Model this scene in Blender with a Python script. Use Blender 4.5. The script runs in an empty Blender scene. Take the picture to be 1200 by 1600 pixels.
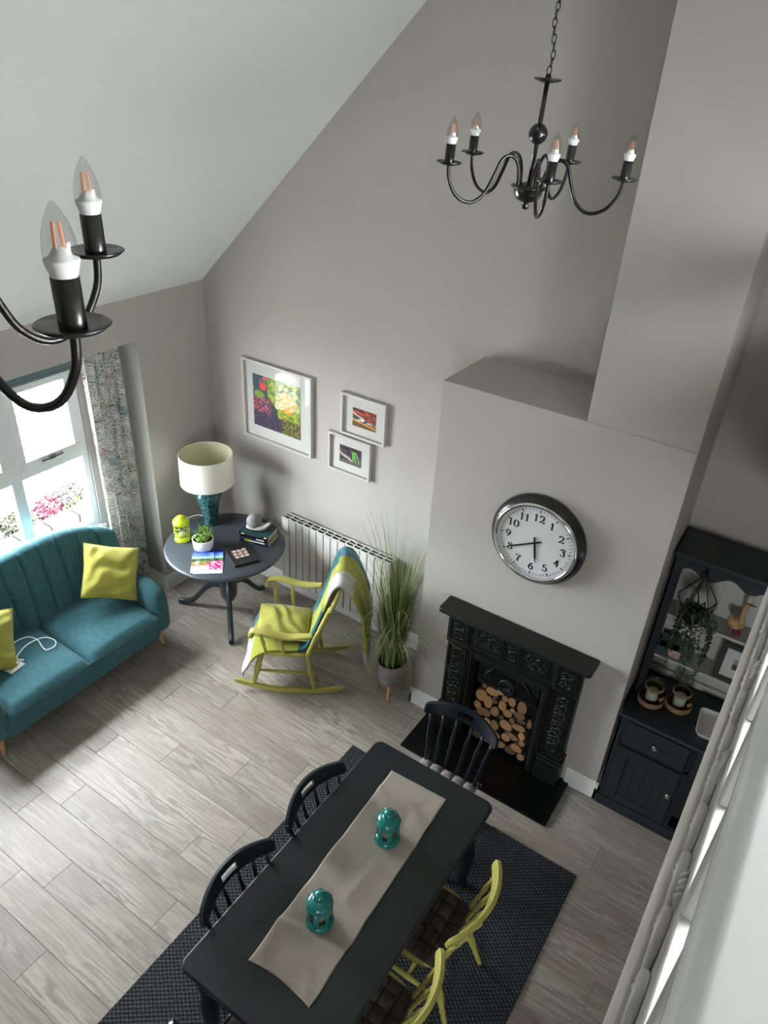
import bpy, bmesh, math, random
from mathutils import Vector, Matrix
from mathutils import noise as mnoise
PI = math.pi
S = bpy.context.scene
COL = S.collection
# ------------------------------------------------------------------ camera
cd = bpy.data.cameras.new('camera'); cam = bpy.data.objects.new('camera', cd); COL.objects.link(cam)
cd.sensor_fit = 'HORIZONTAL'; cd.sensor_width = 36; cd.lens = 1154.97 * 36 / 1200
cd.clip_start = .02; cd.clip_end = 200
_R = ((0.82884188, 0.55710149, 0.05156611), (-0.33089667, 0.41379833, 0.84810279), (0.45114135, -0.72000617, 0.52731641))
cam.matrix_world = Matrix.Translation((4.5429, -4.2645, 4.35)) @ Matrix(_R).transposed().to_4x4()
S.camera = cam
# ------------------------------------------------------------------ world, light, exposure
W = bpy.data.worlds.new('overcast'); S.world = W; W.use_nodes = True
wn = W.node_tree; wn.nodes.clear()
bg = wn.nodes.new('ShaderNodeBackground'); wo = wn.nodes.new('ShaderNodeOutputWorld')
bg.inputs[0].default_value = (.90, .96, 1.0, 1); bg.inputs[1].default_value = 32.0
wn.links.new(bg.outputs[0], wo.inputs[0])
sl = bpy.data.lights.new('sun', 'SUN'); sl.energy = 200.0; sl.angle = math.radians(3); sl.color = (1, .97, .93)
so = bpy.data.objects.new('sun', sl); COL.objects.link(so); so.location = (-6, 3, 6)
so.rotation_euler = Vector((-.02, -.45, -1)).to_track_quat('-Z', 'Y').to_euler()
def portal(x, y, z, sx, sy, d):
    l = bpy.data.lights.new('portal', 'AREA'); l.shape = 'RECTANGLE'; l.size = sx; l.size_y = sy; l.cycles.is_portal = True
    o = bpy.data.objects.new('portal', l); COL.objects.link(o); o.location = (x, y, z)
    o.rotation_euler = Vector(d).to_track_quat('-Z', 'Y').to_euler()
S.view_settings.view_transform = 'Standard'; S.view_settings.look = 'None'
S.view_settings.gamma = 1; S.view_settings.use_curve_mapping = False
S.view_settings.exposure = 1.0
S.cycles.max_bounces = 10; S.cycles.diffuse_bounces = 6; S.cycles.transparent_max_bounces = 16
S.cycles.sample_clamp_indirect = 6.0; S.cycles.caustics_reflective = False; S.cycles.caustics_refractive = False

# ------------------------------------------------------------------ materials
def srgb(c):
    return tuple(((v/255)/12.92 if v/255 <= .04045 else ((v/255+.055)/1.055)**2.4) for v in c)
def newmat(name):
    m = bpy.data.materials.new(name); m.use_nodes = True
    n = m.node_tree; b = n.nodes['Principled BSDF']; return m, n, b
def mat(name, col, rough=.5, metal=0, var=.06, vs=12, bump=0, bs=60, spec=.5, coat=0, sheen=0, coord='Object', stretch=(1, 1, 1)):
    """plain painted or woven surface: base colour with a faint noise and fine relief"""
    m, n, b = newmat(name); L = n.links.new
    tc = n.nodes.new('ShaderNodeTexCoord'); mp = n.nodes.new('ShaderNodeMapping'); mp.inputs['Scale'].default_value = stretch
    L(tc.outputs[coord], mp.inputs[0])
    nz = n.nodes.new('ShaderNodeTexNoise'); nz.inputs['Scale'].default_value = vs; nz.inputs['Detail'].default_value = 4
    L(mp.outputs[0], nz.inputs[0])
    r = n.nodes.new('ShaderNodeValToRGB')
    lo = tuple(max(0, c*(1-var)) for c in col); hi = tuple(min(1, c*(1+var)) for c in col)
    r.color_ramp.elements[0].position = .3; r.color_ramp.elements[1].position = .7
    r.color_ramp.elements[0].color = (*lo, 1); r.color_ramp.elements[1].color = (*hi, 1)
    L(nz.outputs[0], r.inputs[0]); L(r.outputs[0], b.inputs['Base Color'])
    b.inputs['Roughness'].default_value = rough; b.inputs['Metallic'].default_value = metal
    b.inputs['Specular IOR Level'].default_value = spec
    b.inputs['Coat Weight'].default_value = coat; b.inputs['Sheen Weight'].default_value = sheen
    if bump:
        n2 = n.nodes.new('ShaderNodeTexNoise'); n2.inputs['Scale'].default_value = bs; n2.inputs['Detail'].default_value = 3
        bp = n.nodes.new('ShaderNodeBump'); bp.inputs['Strength'].default_value = bump; bp.inputs['Distance'].default_value = .004
        L(mp.outputs[0], n2.inputs[0]); L(n2.outputs[0], bp.inputs['Height']); L(bp.outputs[0], b.inputs['Normal'])
    return m
def attrmat(name, rough=.5, bump=0, bs=80, spec=.4, sheen=0):
    m, n, b = newmat(name); a = n.nodes.new('ShaderNodeVertexColor'); a.layer_name = 'Col'
    n.links.new(a.outputs[0], b.inputs['Base Color']); b.inputs['Roughness'].default_value = rough
    b.inputs['Specular IOR Level'].default_value = spec; b.inputs['Sheen Weight'].default_value = sheen
    if bump:
        tc = n.nodes.new('ShaderNodeTexCoord'); n2 = n.nodes.new('ShaderNodeTexNoise'); n2.inputs['Scale'].default_value = bs
        bp = n.nodes.new('ShaderNodeBump'); bp.inputs['Strength'].default_value = bump; bp.inputs['Distance'].default_value = .004
        n.links.new(tc.outputs['Object'], n2.inputs[0]); n.links.new(n2.outputs[0], bp.inputs['Height']); n.links.new(bp.outputs[0], b.inputs['Normal'])
    return m
def glassmat(name, tint=(1, 1, 1), refl=.12, rough=.0, alpha=.92):
    """thin pane: clear transmission plus a fresnel reflection"""
    m, n, b = newmat(name); n.nodes.remove(b); L = n.links.new
    out = n.nodes['Material Output']; t = n.nodes.new('ShaderNodeBsdfTransparent'); g = n.nodes.new('ShaderNodeBsdfGlossy')
    t.inputs[0].default_value = (*tint, 1); g.inputs['Roughness'].default_value = rough
    f = n.nodes.new('ShaderNodeFresnel'); f.inputs[0].default_value = 1.45; ge = n.nodes.new('ShaderNodeNewGeometry')
    iv = n.nodes.new('ShaderNodeMath'); iv.operation = 'SUBTRACT'; iv.inputs[0].default_value = 1; L(ge.outputs['Backfacing'], iv.inputs[1])
    mu = n.nodes.new('ShaderNodeMath'); mu.operation = 'MULTIPLY'; ad_ = n.nodes.new('ShaderNodeMath'); ad_.operation = 'ADD'; ad_.inputs[1].default_value = .0 if refl < .2 else refl-.2; L(f.outputs[0], ad_.inputs[0]); L(ad_.outputs[0], mu.inputs[0]); L(iv.outputs[0], mu.inputs[1])
    mx = n.nodes.new('ShaderNodeMixShader'); L(mu.outputs[0], mx.inputs[0]); L(t.outputs[0], mx.inputs[1]); L(g.outputs[0], mx.inputs[2])
    L(mx.outputs[0], out.inputs[0]); return m
M = {}
M['wall'] = mat('wall_paint', (.42, .402, .368), .85, var=.02, vs=1.2, bump=.12, bs=90, spec=.2)
M['ceil'] = mat('ceiling_paint', (.86, .865, .85), .9, var=.01, vs=1, bump=.08, bs=60, spec=.2)
M['gloss'] = mat('gloss_white_wood', (.78, .78, .77), .35, var=.02)
M['upvc'] = mat('white_plastic_frame', (.80, .82, .83), .3, var=.01)
M['teal'] = mat('teal_velvet', (.036, .108, .128), .85, var=.14, vs=26, bump=.2, bs=260, spec=.15, sheen=.12)
M['oak'] = mat('oak_leg', (.60, .36, .17), .45, var=.15, vs=14, stretch=(1, 1, .2))
M['green'] = mat('lime_velvet', (.31, .295, .05), .75, var=.12, vs=14, bump=.25, bs=200, spec=.2, sheen=.25)
M['lime'] = mat('lime_paint', (.43, .395, .10), .38, var=.05, vs=6, spec=.5)
M['limebright'] = mat('lime_lantern_metal', (.50, .62, .02), .3, var=.03)
M['slate'] = mat('slate_paint', (.030, .040, .048), .32, var=.08, vs=8, spec=.5)
M['slatetop'] = mat('slate_table_top', (.040, .050, .062), .40, var=.10, vs=5, bump=.04, bs=40, spec=.5)
M['dining'] = mat('dark_green_black_paint', (.0065, .0095, .0105), .42, var=.08, vs=6, spec=.45)
M['chairnavy'] = mat('navy_black_chair_paint', (.006, .010, .015), .28, var=.08, vs=8, spec=.5)
M['dresser'] = mat('dresser_paint', (.011, .017, .019), .45, var=.08, vs=8, spec=.4)
M['cream'] = mat('pale_grey_shelf_paint', (.50, .49, .46), .5, var=.03, vs=4)
M['iron'] = mat('black_cast_iron', (.004, .004, .004), .45, var=.25, vs=20, bump=.1, bs=90, spec=.5)
M['granite'] = mat('black_granite', (.003, .003, .0035), .3, var=.4, vs=70, spec=.25)
M['blackmetal'] = mat('black_enamel_metal', (.006, .006, .006), .25, var=.05, spec=.5)
M['soot'] = mat('soot_black', (.006, .005, .005), .9, var=.2)
M['linen'] = mat('taupe_linen', (.40, .36, .31), .85, var=.04, vs=30, bump=.2, bs=400, spec=.1)
M['shade'] = mat('cream_lamp_shade', (.80, .78, .70), .8, var=.015, bump=.1, bs=300, spec=.1)
M['shadein'] = mat('lamp_shade_lining', (.62, .60, .42), .8, var=.03, spec=.1)
M['white'] = mat('white_plastic', (.85, .85, .85), .35, var=.01)
M['paper'] = mat('white_paper', (.85, .85, .85), .7, var=.01)
M['ceram'] = mat('white_ceramic', (.78, .76, .72), .35, var=.02)
M['pages'] = mat('book_pages', (.50, .38, .27), .85, var=.12, vs=60, stretch=(1, 1, 10))
M['stonegrey'] = mat('grey_stone_snail', (.18, .175, .17), .8, var=.35, vs=30, bump=.3, bs=120)
M['snailbody'] = mat('pale_stone_snail', (.40, .365, .355), .75, var=.2, vs=30, bump=.3, bs=120)
M['rad'] = mat('radiator_enamel', (.66, .65, .62), .35, var=.02)
M['dark'] = mat('dark_parts_and_gap_shade', (.02, .02, .02), .7)  # near-black small parts; also paints the shade inside the radiator
M['frame'] = mat('pale_frame_wood', (.50, .475, .44), .45, var=.03)
M['mount'] = mat('white_mount_card', (.58, .57, .54), .8, var=.01)
M['chrome'] = mat('chrome', (.85, .85, .85), .08, metal=1, var=.01)
M['clockface'] = mat('clock_face', (.66, .68, .67), .5, var=.01)
M['ink'] = mat('black_ink', (.008, .008, .008), .5)
M['wood_bark'] = mat('log_bark', (.10, .055, .03), .9, var=.5, vs=30, bump=.6, bs=60)
M['concrete'] = mat('grey_fibre_pot', (.33, .32, .33), .8, var=.15, vs=20, bump=.3, bs=90)
M['soil'] = mat('dark_soil', (.02, .016, .012), .95, var=.4, vs=60, bump=.6, bs=120)
M['grass'] = mat('grass_blade_green', (.14, .20, .05), .5, var=.35, vs=3)
M['grassdry'] = mat('grass_blade_pale', (.40, .42, .20), .55, var=.3, vs=3)
M['grassdark'] = mat('grass_blade_dark', (.055, .10, .02), .5, var=.3, vs=3)
M['leafdark'] = mat('trailing_leaf', (.045, .075, .035), .45, var=.5, vs=40)
M['succ'] = mat('succulent_leaf', (.15, .27, .045), .4, var=.35, vs=40)
M['tealmetal'] = mat('teal_lantern_metal', (.006, .17, .155), .22, var=.04, spec=.6)
M['brownfab'] = mat('brown_seat_fabric', (.055, .046, .044), .85, var=.15, vs=20, bump=.3, bs=200, spec=.15, sheen=.2)
M['taupefab'] = mat('taupe_seat_fabric', (.24, .21, .20), .85, var=.1, vs=20, bump=.3, bs=200, spec=.15, sheen=.2)
M['twine'] = mat('jute_rope', (.26, .16, .08), .9, var=.25, vs=90, bump=.6, bs=160)
M['wax'] = mat('candle_wax', (.82, .78, .68), .55, var=.03)
M['blind'] = mat('dark_teal_blind', (.10, .15, .165), .7, var=.03)
M['greyblind'] = mat('grey_blind_cloth', (.42, .42, .41), .8, var=.02)
M['bulbbase'] = mat('bulb_white_base', (.85, .85, .84), .4, var=.01)
M['filament'] = mat('copper_filament', (.85, .40, .22), .35, var=.05)
M['duckwood'] = mat('duck_tan_wood', (.46, .27, .12), .45, var=.25, vs=30)
M['boots'] = mat('duck_dark_red_boot', (.22, .025, .035), .3, var=.1)
M['pinkbill'] = mat('duck_dark_bill', (.10, .08, .05), .4)
M['petalpink'] = mat('pink_petals', (.06, .0020, .013), .6, var=.2, vs=30)
M['petalyellow'] = mat('yellow_green_leaves', (.010, .0130, .0006), .6, var=.25, vs=30)
M['kerb'] = mat('pale_kerb_stone', (.0042, .0045, .0043), .85, var=.4, vs=14, bump=.5, bs=40)
M['buffplant'] = mat('buff_seedheads', (.0045, .0034, .0029), .8, var=.2, vs=30)
M['carved'] = mat('satin_white_carved_wood', (.55, .55, .52), .28, var=.03, vs=8, spec=.6, coat=.3)
M['whitewood'] = mat('white_handrail_paint', (.85, .86, .86), .35, var=.01)
M['blueteal'] = mat('dark_teal_book', (.009, .045, .045), .35, var=.2)
M['pinkcard'] = mat('printed_card', (.45, .30, .30), .5, var=.5, vs=60)
M['print'] = attrmat('printed_art', .55)
M['gprint'] = attrmat('glossy_print', .18, spec=.6)
M['throw'] = attrmat('striped_throw', .9, bump=.35, bs=240, spec=.1, sheen=.2)
M['pane'] = glassmat('window_pane')
M['picglass'] = glassmat('picture_glass')
M['bulbglass'] = glassmat('bulb_glass', (.90, .90, .90), refl=.26)
M['jarglass'] = glassmat('jar_glass', (.72, .74, .68), refl=.26)
M['lampglaze'] = None
def make_special():
    # mottled dark teal glaze of the lamp base
    m, n, b = newmat('teal_mottled_glaze'); L = n.links.new
    tc = n.nodes.new('ShaderNodeTexCoord'); v = n.nodes.new('ShaderNodeTexVoronoi'); v.feature = 'DISTANCE_TO_EDGE'; v.inputs['Scale'].default_value = 34
    nz = n.nodes.new('ShaderNodeTexNoise'); nz.inputs['Scale'].default_value = 9; nz.inputs['Detail'].default_value = 5
    mxv = n.nodes.new('ShaderNodeMixRGB'); mxv.inputs[0].default_value = .25
    L(tc.outputs['Object'], mxv.inputs[1]); L(nz.outputs['Color'], mxv.inputs[2]); L(mxv.outputs[0], v.inputs[0]); L(tc.outputs['Object'], nz.inputs[0])
    r = n.nodes.new('ShaderNodeValToRGB'); r.color_ramp.elements[0].color = (.025, .11, .11, 1); r.color_ramp.elements[1].color = (.004, .022, .030, 1)
    r.color_ramp.elements[0].position = .02; r.color_ramp.elements[1].position = .22
    L(v.outputs[0], r.inputs[0]); L(r.outputs[0], b.inputs['Base Color']); b.inputs['Roughness'].default_value = .12; b.inputs['Coat Weight'].default_value = .5
    M['lampglaze'] = m
    # grey washed oak laminate; every plank picks its own figure and tone
    m, n, b = newmat('grey_oak_laminate'); L = n.links.new
    oi = n.nodes.new('ShaderNodeObjectInfo'); tc = n.nodes.new('ShaderNodeTexCoord')
    sc = n.nodes.new('ShaderNodeVectorMath'); sc.operation = 'SCALE'; sc.inputs[0].default_value = (37, 19, 5)
    L(oi.outputs['Random'], sc.inputs['Scale'])
    ad = n.nodes.new('ShaderNodeVectorMath'); ad.operation = 'ADD'; L(tc.outputs['Object'], ad.inputs[0]); L(sc.outputs[0], ad.inputs[1])
    mp = n.nodes.new('ShaderNodeMapping'); mp.inputs['Scale'].default_value = (.9, 7.0, 1); L(ad.outputs[0], mp.inputs[0])
    big = n.nodes.new('ShaderNodeTexNoise'); big.inputs['Scale'].default_value = 1.1; big.inputs['Detail'].default_value = 2; L(mp.outputs[0], big.inputs[0])
    # cathedral figure = contour lines of a stretched smooth noise
    mu = n.nodes.new('ShaderNodeMath'); mu.operation = 'MULTIPLY'; mu.inputs[1].default_value = 62; L(big.outputs[0], mu.inputs[0])
    jit = n.nodes.new('ShaderNodeTexNoise'); jit.inputs['Scale'].default_value = 26; L(ad.outputs[0], jit.inputs[0])
    jm = n.nodes.new('ShaderNodeMath'); jm.operation = 'MULTIPLY_ADD'; jm.inputs[1].default_value = 3.5; L(jit.outputs[0], jm.inputs[0]); L(mu.outputs[0], jm.inputs[2])
    sn = n.nodes.new('ShaderNodeMath'); sn.operation = 'SINE'; L(jm.outputs[0], sn.inputs[0])
    sn2 = n.nodes.new('ShaderNodeMapRange'); sn2.inputs[1].default_value = -1; sn2.inputs[2].default_value = 1; L(sn.outputs[0], sn2.inputs[0])
    fine = n.nodes.new('ShaderNodeTexNoise'); fine.inputs['Scale'].default_value = 14; fine.inputs['Detail'].default_value = 6
    mp2 = n.nodes.new('ShaderNodeMapping'); mp2.inputs['Scale'].default_value = (.35, 6, 1); L(ad.outputs[0], mp2.inputs[0]); L(mp2.outputs[0], fine.inputs[0])
    blot = n.nodes.new('ShaderNodeTexNoise'); blot.inputs['Scale'].default_value = 2.4; blot.inputs['Detail'].default_value = 3
    mp3 = n.nodes.new('ShaderNodeMapping'); mp3.inputs['Scale'].default_value = (.8, 2.6, 1); L(ad.outputs[0], mp3.inputs[0]); L(mp3.outputs[0], blot.inputs[0])
    # thin dark growth lines on a paler board; their strength follows a second noise so parts of a board stay plain
    pw = n.nodes.new('ShaderNodeMath'); pw.operation = 'POWER'; pw.inputs[1].default_value = 2.2; L(sn2.outputs[0], pw.inputs[0])
    fm = n.nodes.new('ShaderNodeMapRange'); fm.inputs[1].default_value = .40; fm.inputs[2].default_value = .64; fm.inputs[3].default_value = .06; fm.inputs[4].default_value = .62
    L(blot.outputs[0], fm.inputs[0])
    li = n.nodes.new('ShaderNodeMath'); li.operation = 'MULTIPLY'; L(pw.outputs[0], li.inputs[0]); L(fm.outputs[0], li.inputs[1])
    m2 = n.nodes.new('ShaderNodeMixRGB'); m2.inputs[0].default_value = .55; L(fine.outputs[0], m2.inputs[1]); L(blot.outputs[0], m2.inputs[2])
    r = n.nodes.new('ShaderNodeValToRGB'); e = r.color_ramp.elements
    e[0].position = .38; e[0].color = (.270, .232, .192, 1); e[1].position = .64; e[1].color = (.435, .393, .335, 1)
    L(m2.outputs[0], r.inputs[0])
    dk_ = n.nodes.new('ShaderNodeMixRGB'); dk_.inputs[2].default_value = (.150, .128, .105, 1); L(li.outputs[0], dk_.inputs[0]); L(r.outputs[0], dk_.inputs[1]); r = dk_
    hs = n.nodes.new('ShaderNodeHueSaturation'); rr = n.nodes.new('ShaderNodeMapRange'); rr.inputs[3].default_value = .86; rr.inputs[4].default_value = 1.10
    L(oi.outputs['Random'], rr.inputs[0]); L(rr.outputs[0], hs.inputs['Value']); L(r.outputs[0], hs.inputs['Color']); hs.inputs['Saturation'].default_value = .9
    L(hs.outputs[0], b.inputs['Base Color']); b.inputs['Roughness'].default_value = .42; b.inputs['Specular IOR Level'].default_value = .4
    bp = n.nodes.new('ShaderNodeBump'); bp.inputs['Strength'].default_value = .12; bp.inputs['Distance'].default_value = .002
    L(m2.outputs[0], bp.inputs['Height']); L(bp.outputs[0], b.inputs['Normal']); M['plank'] = m
    # coarse charcoal weave
    m, n, b = newmat('charcoal_weave'); L = n.links.new
    tc = n.nodes.new('ShaderNodeTexCoord'); sx = n.nodes.new('ShaderNodeSeparateXYZ'); L(tc.outputs['Object'], sx.inputs[0])
    def wave(out, f):
        a = n.nodes.new('ShaderNodeMath'); a.operation = 'MULTIPLY'; a.inputs[1].default_value = f; L(out, a.inputs[0])
        s = n.nodes.new('ShaderNodeMath'); s.operation = 'SINE'; L(a.outputs[0], s.inputs[0]); return s.outputs[0]
    a = wave(sx.outputs[0], 2*PI/.034); c = wave(sx.outputs[1], 2*PI/.026)
    p = n.nodes.new('ShaderNodeMath'); p.operation = 'MULTIPLY'; L(a, p.inputs[0]); L(c, p.inputs[1])
    nz = n.nodes.new('ShaderNodeTexNoise'); nz.inputs['Scale'].default_value = 220; L(tc.outputs['Object'], nz.inputs[0])
    q = n.nodes.new('ShaderNodeMath'); q.operation = 'MULTIPLY_ADD'; q.inputs[1].default_value = .8; L(nz.outputs[0], q.inputs[0]); L(p.outputs[0], q.inputs[2])
    r = n.nodes.new('ShaderNodeValToRGB'); r.color_ramp.elements[0].position = .1; r.color_ramp.elements[0].color = (.006, .006, .007, 1)
    r.color_ramp.elements[1].position = .9; r.color_ramp.elements[1].color = (.050, .050, .060, 1)
    L(q.outputs[0], r.inputs[0]); L(r.outputs[0], b.inputs['Base Color']); b.inputs['Roughness'].default_value = .9
    bp = n.nodes.new('ShaderNodeBump'); bp.inputs['Strength'].default_value = .7; bp.inputs['Distance'].default_value = .006
    L(q.outputs[0], bp.inputs['Height']); L(bp.outputs[0], b.inputs['Normal']); M['rug'] = m
    # curtain: off white with black ink scribbles and faint colour washes
    m, n, b = newmat('ink_scribble_curtain'); L = n.links.new
    tc = n.nodes.new('ShaderNodeTexCoord'); nz = n.nodes.new('ShaderNodeTexNoise'); nz.inputs['Scale'].default_value = 16; nz.inputs['Detail'].default_value = 2; nz.inputs['Distortion'].default_value = 2.5
    L(tc.outputs['UV'], nz.inputs[0])
    a = n.nodes.new('ShaderNodeMath'); a.operation = 'MULTIPLY'; a.inputs[1].default_value = 26; L(nz.outputs[0], a.inputs[0])
    s = n.nodes.new('ShaderNodeMath'); s.operation = 'SINE'; L(a.outputs[0], s.inputs[0])
    n3 = n.nodes.new('ShaderNodeTexNoise'); n3.inputs['Scale'].default_value = 3.2; L(tc.outputs['UV'], n3.inputs[0])
    ad = n.nodes.new('ShaderNodeMath'); ad.operation = 'MULTIPLY_ADD'; ad.inputs[1].default_value = 2.4; L(n3.outputs[0], ad.inputs[0]); L(s.outputs[0], ad.inputs[2])
    r = n.nodes.new('ShaderNodeValToRGB'); r.color_ramp.elements[0].position = .76; r.color_ramp.elements[0].color = (0, 0, 0, 1); r.color_ramp.elements[1].position = .88
    r.color_ramp.elements[1].color = (1, 1, 1, 1)
    mr = n.nodes.new('ShaderNodeMapRange'); mr.inputs[1].default_value = 0; mr.inputs[2].default_value = 2.2; L(ad.outputs[0], mr.inputs[0]); L(mr.outputs[0], r.inputs[0])
    cz = n.nodes.new('ShaderNodeTexNoise'); cz.inputs['Scale'].default_value = 2.2; L(tc.outputs['UV'], cz.inputs[0])
    cr = n.nodes.new('ShaderNodeValToRGB'); e = cr.color_ramp.elements; e[0].position = .36; e[0].position = .30; e[0].color = (.40, .56, .62, 1); e[1].position = .72; e[1].color = (.78, .55, .45, 1)
    for ps, cc in ((.42, (.90, .89, .85, 1)), (.60, (.92, .90, .85, 1))):
        x = e.new(ps); x.color = cc
    L(cz.outputs[0], cr.inputs[0])
    mx = n.nodes.new('ShaderNodeMixRGB'); L(r.outputs[0], mx.inputs[0]); L(cr.outputs[0], mx.inputs[1]); mx.inputs[2].default_value = (.03, .03, .035, 1)
    L(mx.outputs[0], b.inputs['Base Color']); b.inputs['Roughness'].default_value = .85
    tr = n.nodes.new('ShaderNodeBsdfTranslucent'); L(mx.outputs[0], tr.inputs[0]); ms = n.nodes.new('ShaderNodeMixShader'); ms.inputs[0].default_value = .3
    L(b.outputs[0], ms.inputs[1]); L(tr.outputs[0], ms.inputs[2]); L(ms.outputs[0], n.nodes['Material Output'].inputs[0]); M['curtain'] = m
    # white gravel
    m, n, b = newmat('white_gravel'); L = n.links.new
    tc = n.nodes.new('ShaderNodeTexCoord'); v = n.nodes.new('ShaderNodeTexVoronoi'); v.inputs['Scale'].default_value = 17; L(tc.outputs['Object'], v.inputs[0])
    r = n.nodes.new('ShaderNodeValToRGB'); e = r.color_ramp.elements; e[0].position = .35; e[0].position = .54; e[0].color = (.88, .87, .85, 1); e[1].position = .57; e[1].color = (.0032, .0026, .0026, 1)
    L(v.outputs[0], r.inputs[0])
    L(r.outputs[0], b.inputs['Base Color']); b.inputs['Roughness'].default_value = .9
    bp = n.nodes.new('ShaderNodeBump'); bp.inputs['Strength'].default_value = .4; bp.inputs['Distance'].default_value = .01; bp.invert = True; L(v.outputs[0], bp.inputs['Height']); L(bp.outputs[0], b.inputs['Normal']); M['gravel'] = m
    # cut log end with rings
    m, n, b = newmat('log_end_rings'); L = n.links.new
    tc = n.nodes.new('ShaderNodeTexCoord'); w = n.nodes.new('ShaderNodeTexWave'); w.wave_type = 'RINGS'; w.rings_direction = 'Y'; w.inputs['Scale'].default_value = 30; w.inputs['Distortion'].default_value = 3
    oi = n.nodes.new('ShaderNodeObjectInfo'); L(tc.outputs['Object'], w.inputs[0])
    r = n.nodes.new('ShaderNodeValToRGB'); r.color_ramp.elements[0].color = (.36, .18, .075, 1); r.color_ramp.elements[1].color = (.56, .31, .14, 1)
    hs = n.nodes.new('ShaderNodeHueSaturation'); rr = n.nodes.new('ShaderNodeMapRange'); rr.inputs[3].default_value = .18; rr.inputs[4].default_value = .85
    L(oi.outputs['Random'], rr.inputs[0]); L(rr.outputs[0], hs.inputs['Value'])
    L(w.outputs[0], r.inputs[0]); L(r.outputs[0], hs.inputs['Color']); L(hs.outputs[0], b.inputs['Base Color']); b.inputs['Roughness'].default_value = .8; M['logend'] = m
make_special()

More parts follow.
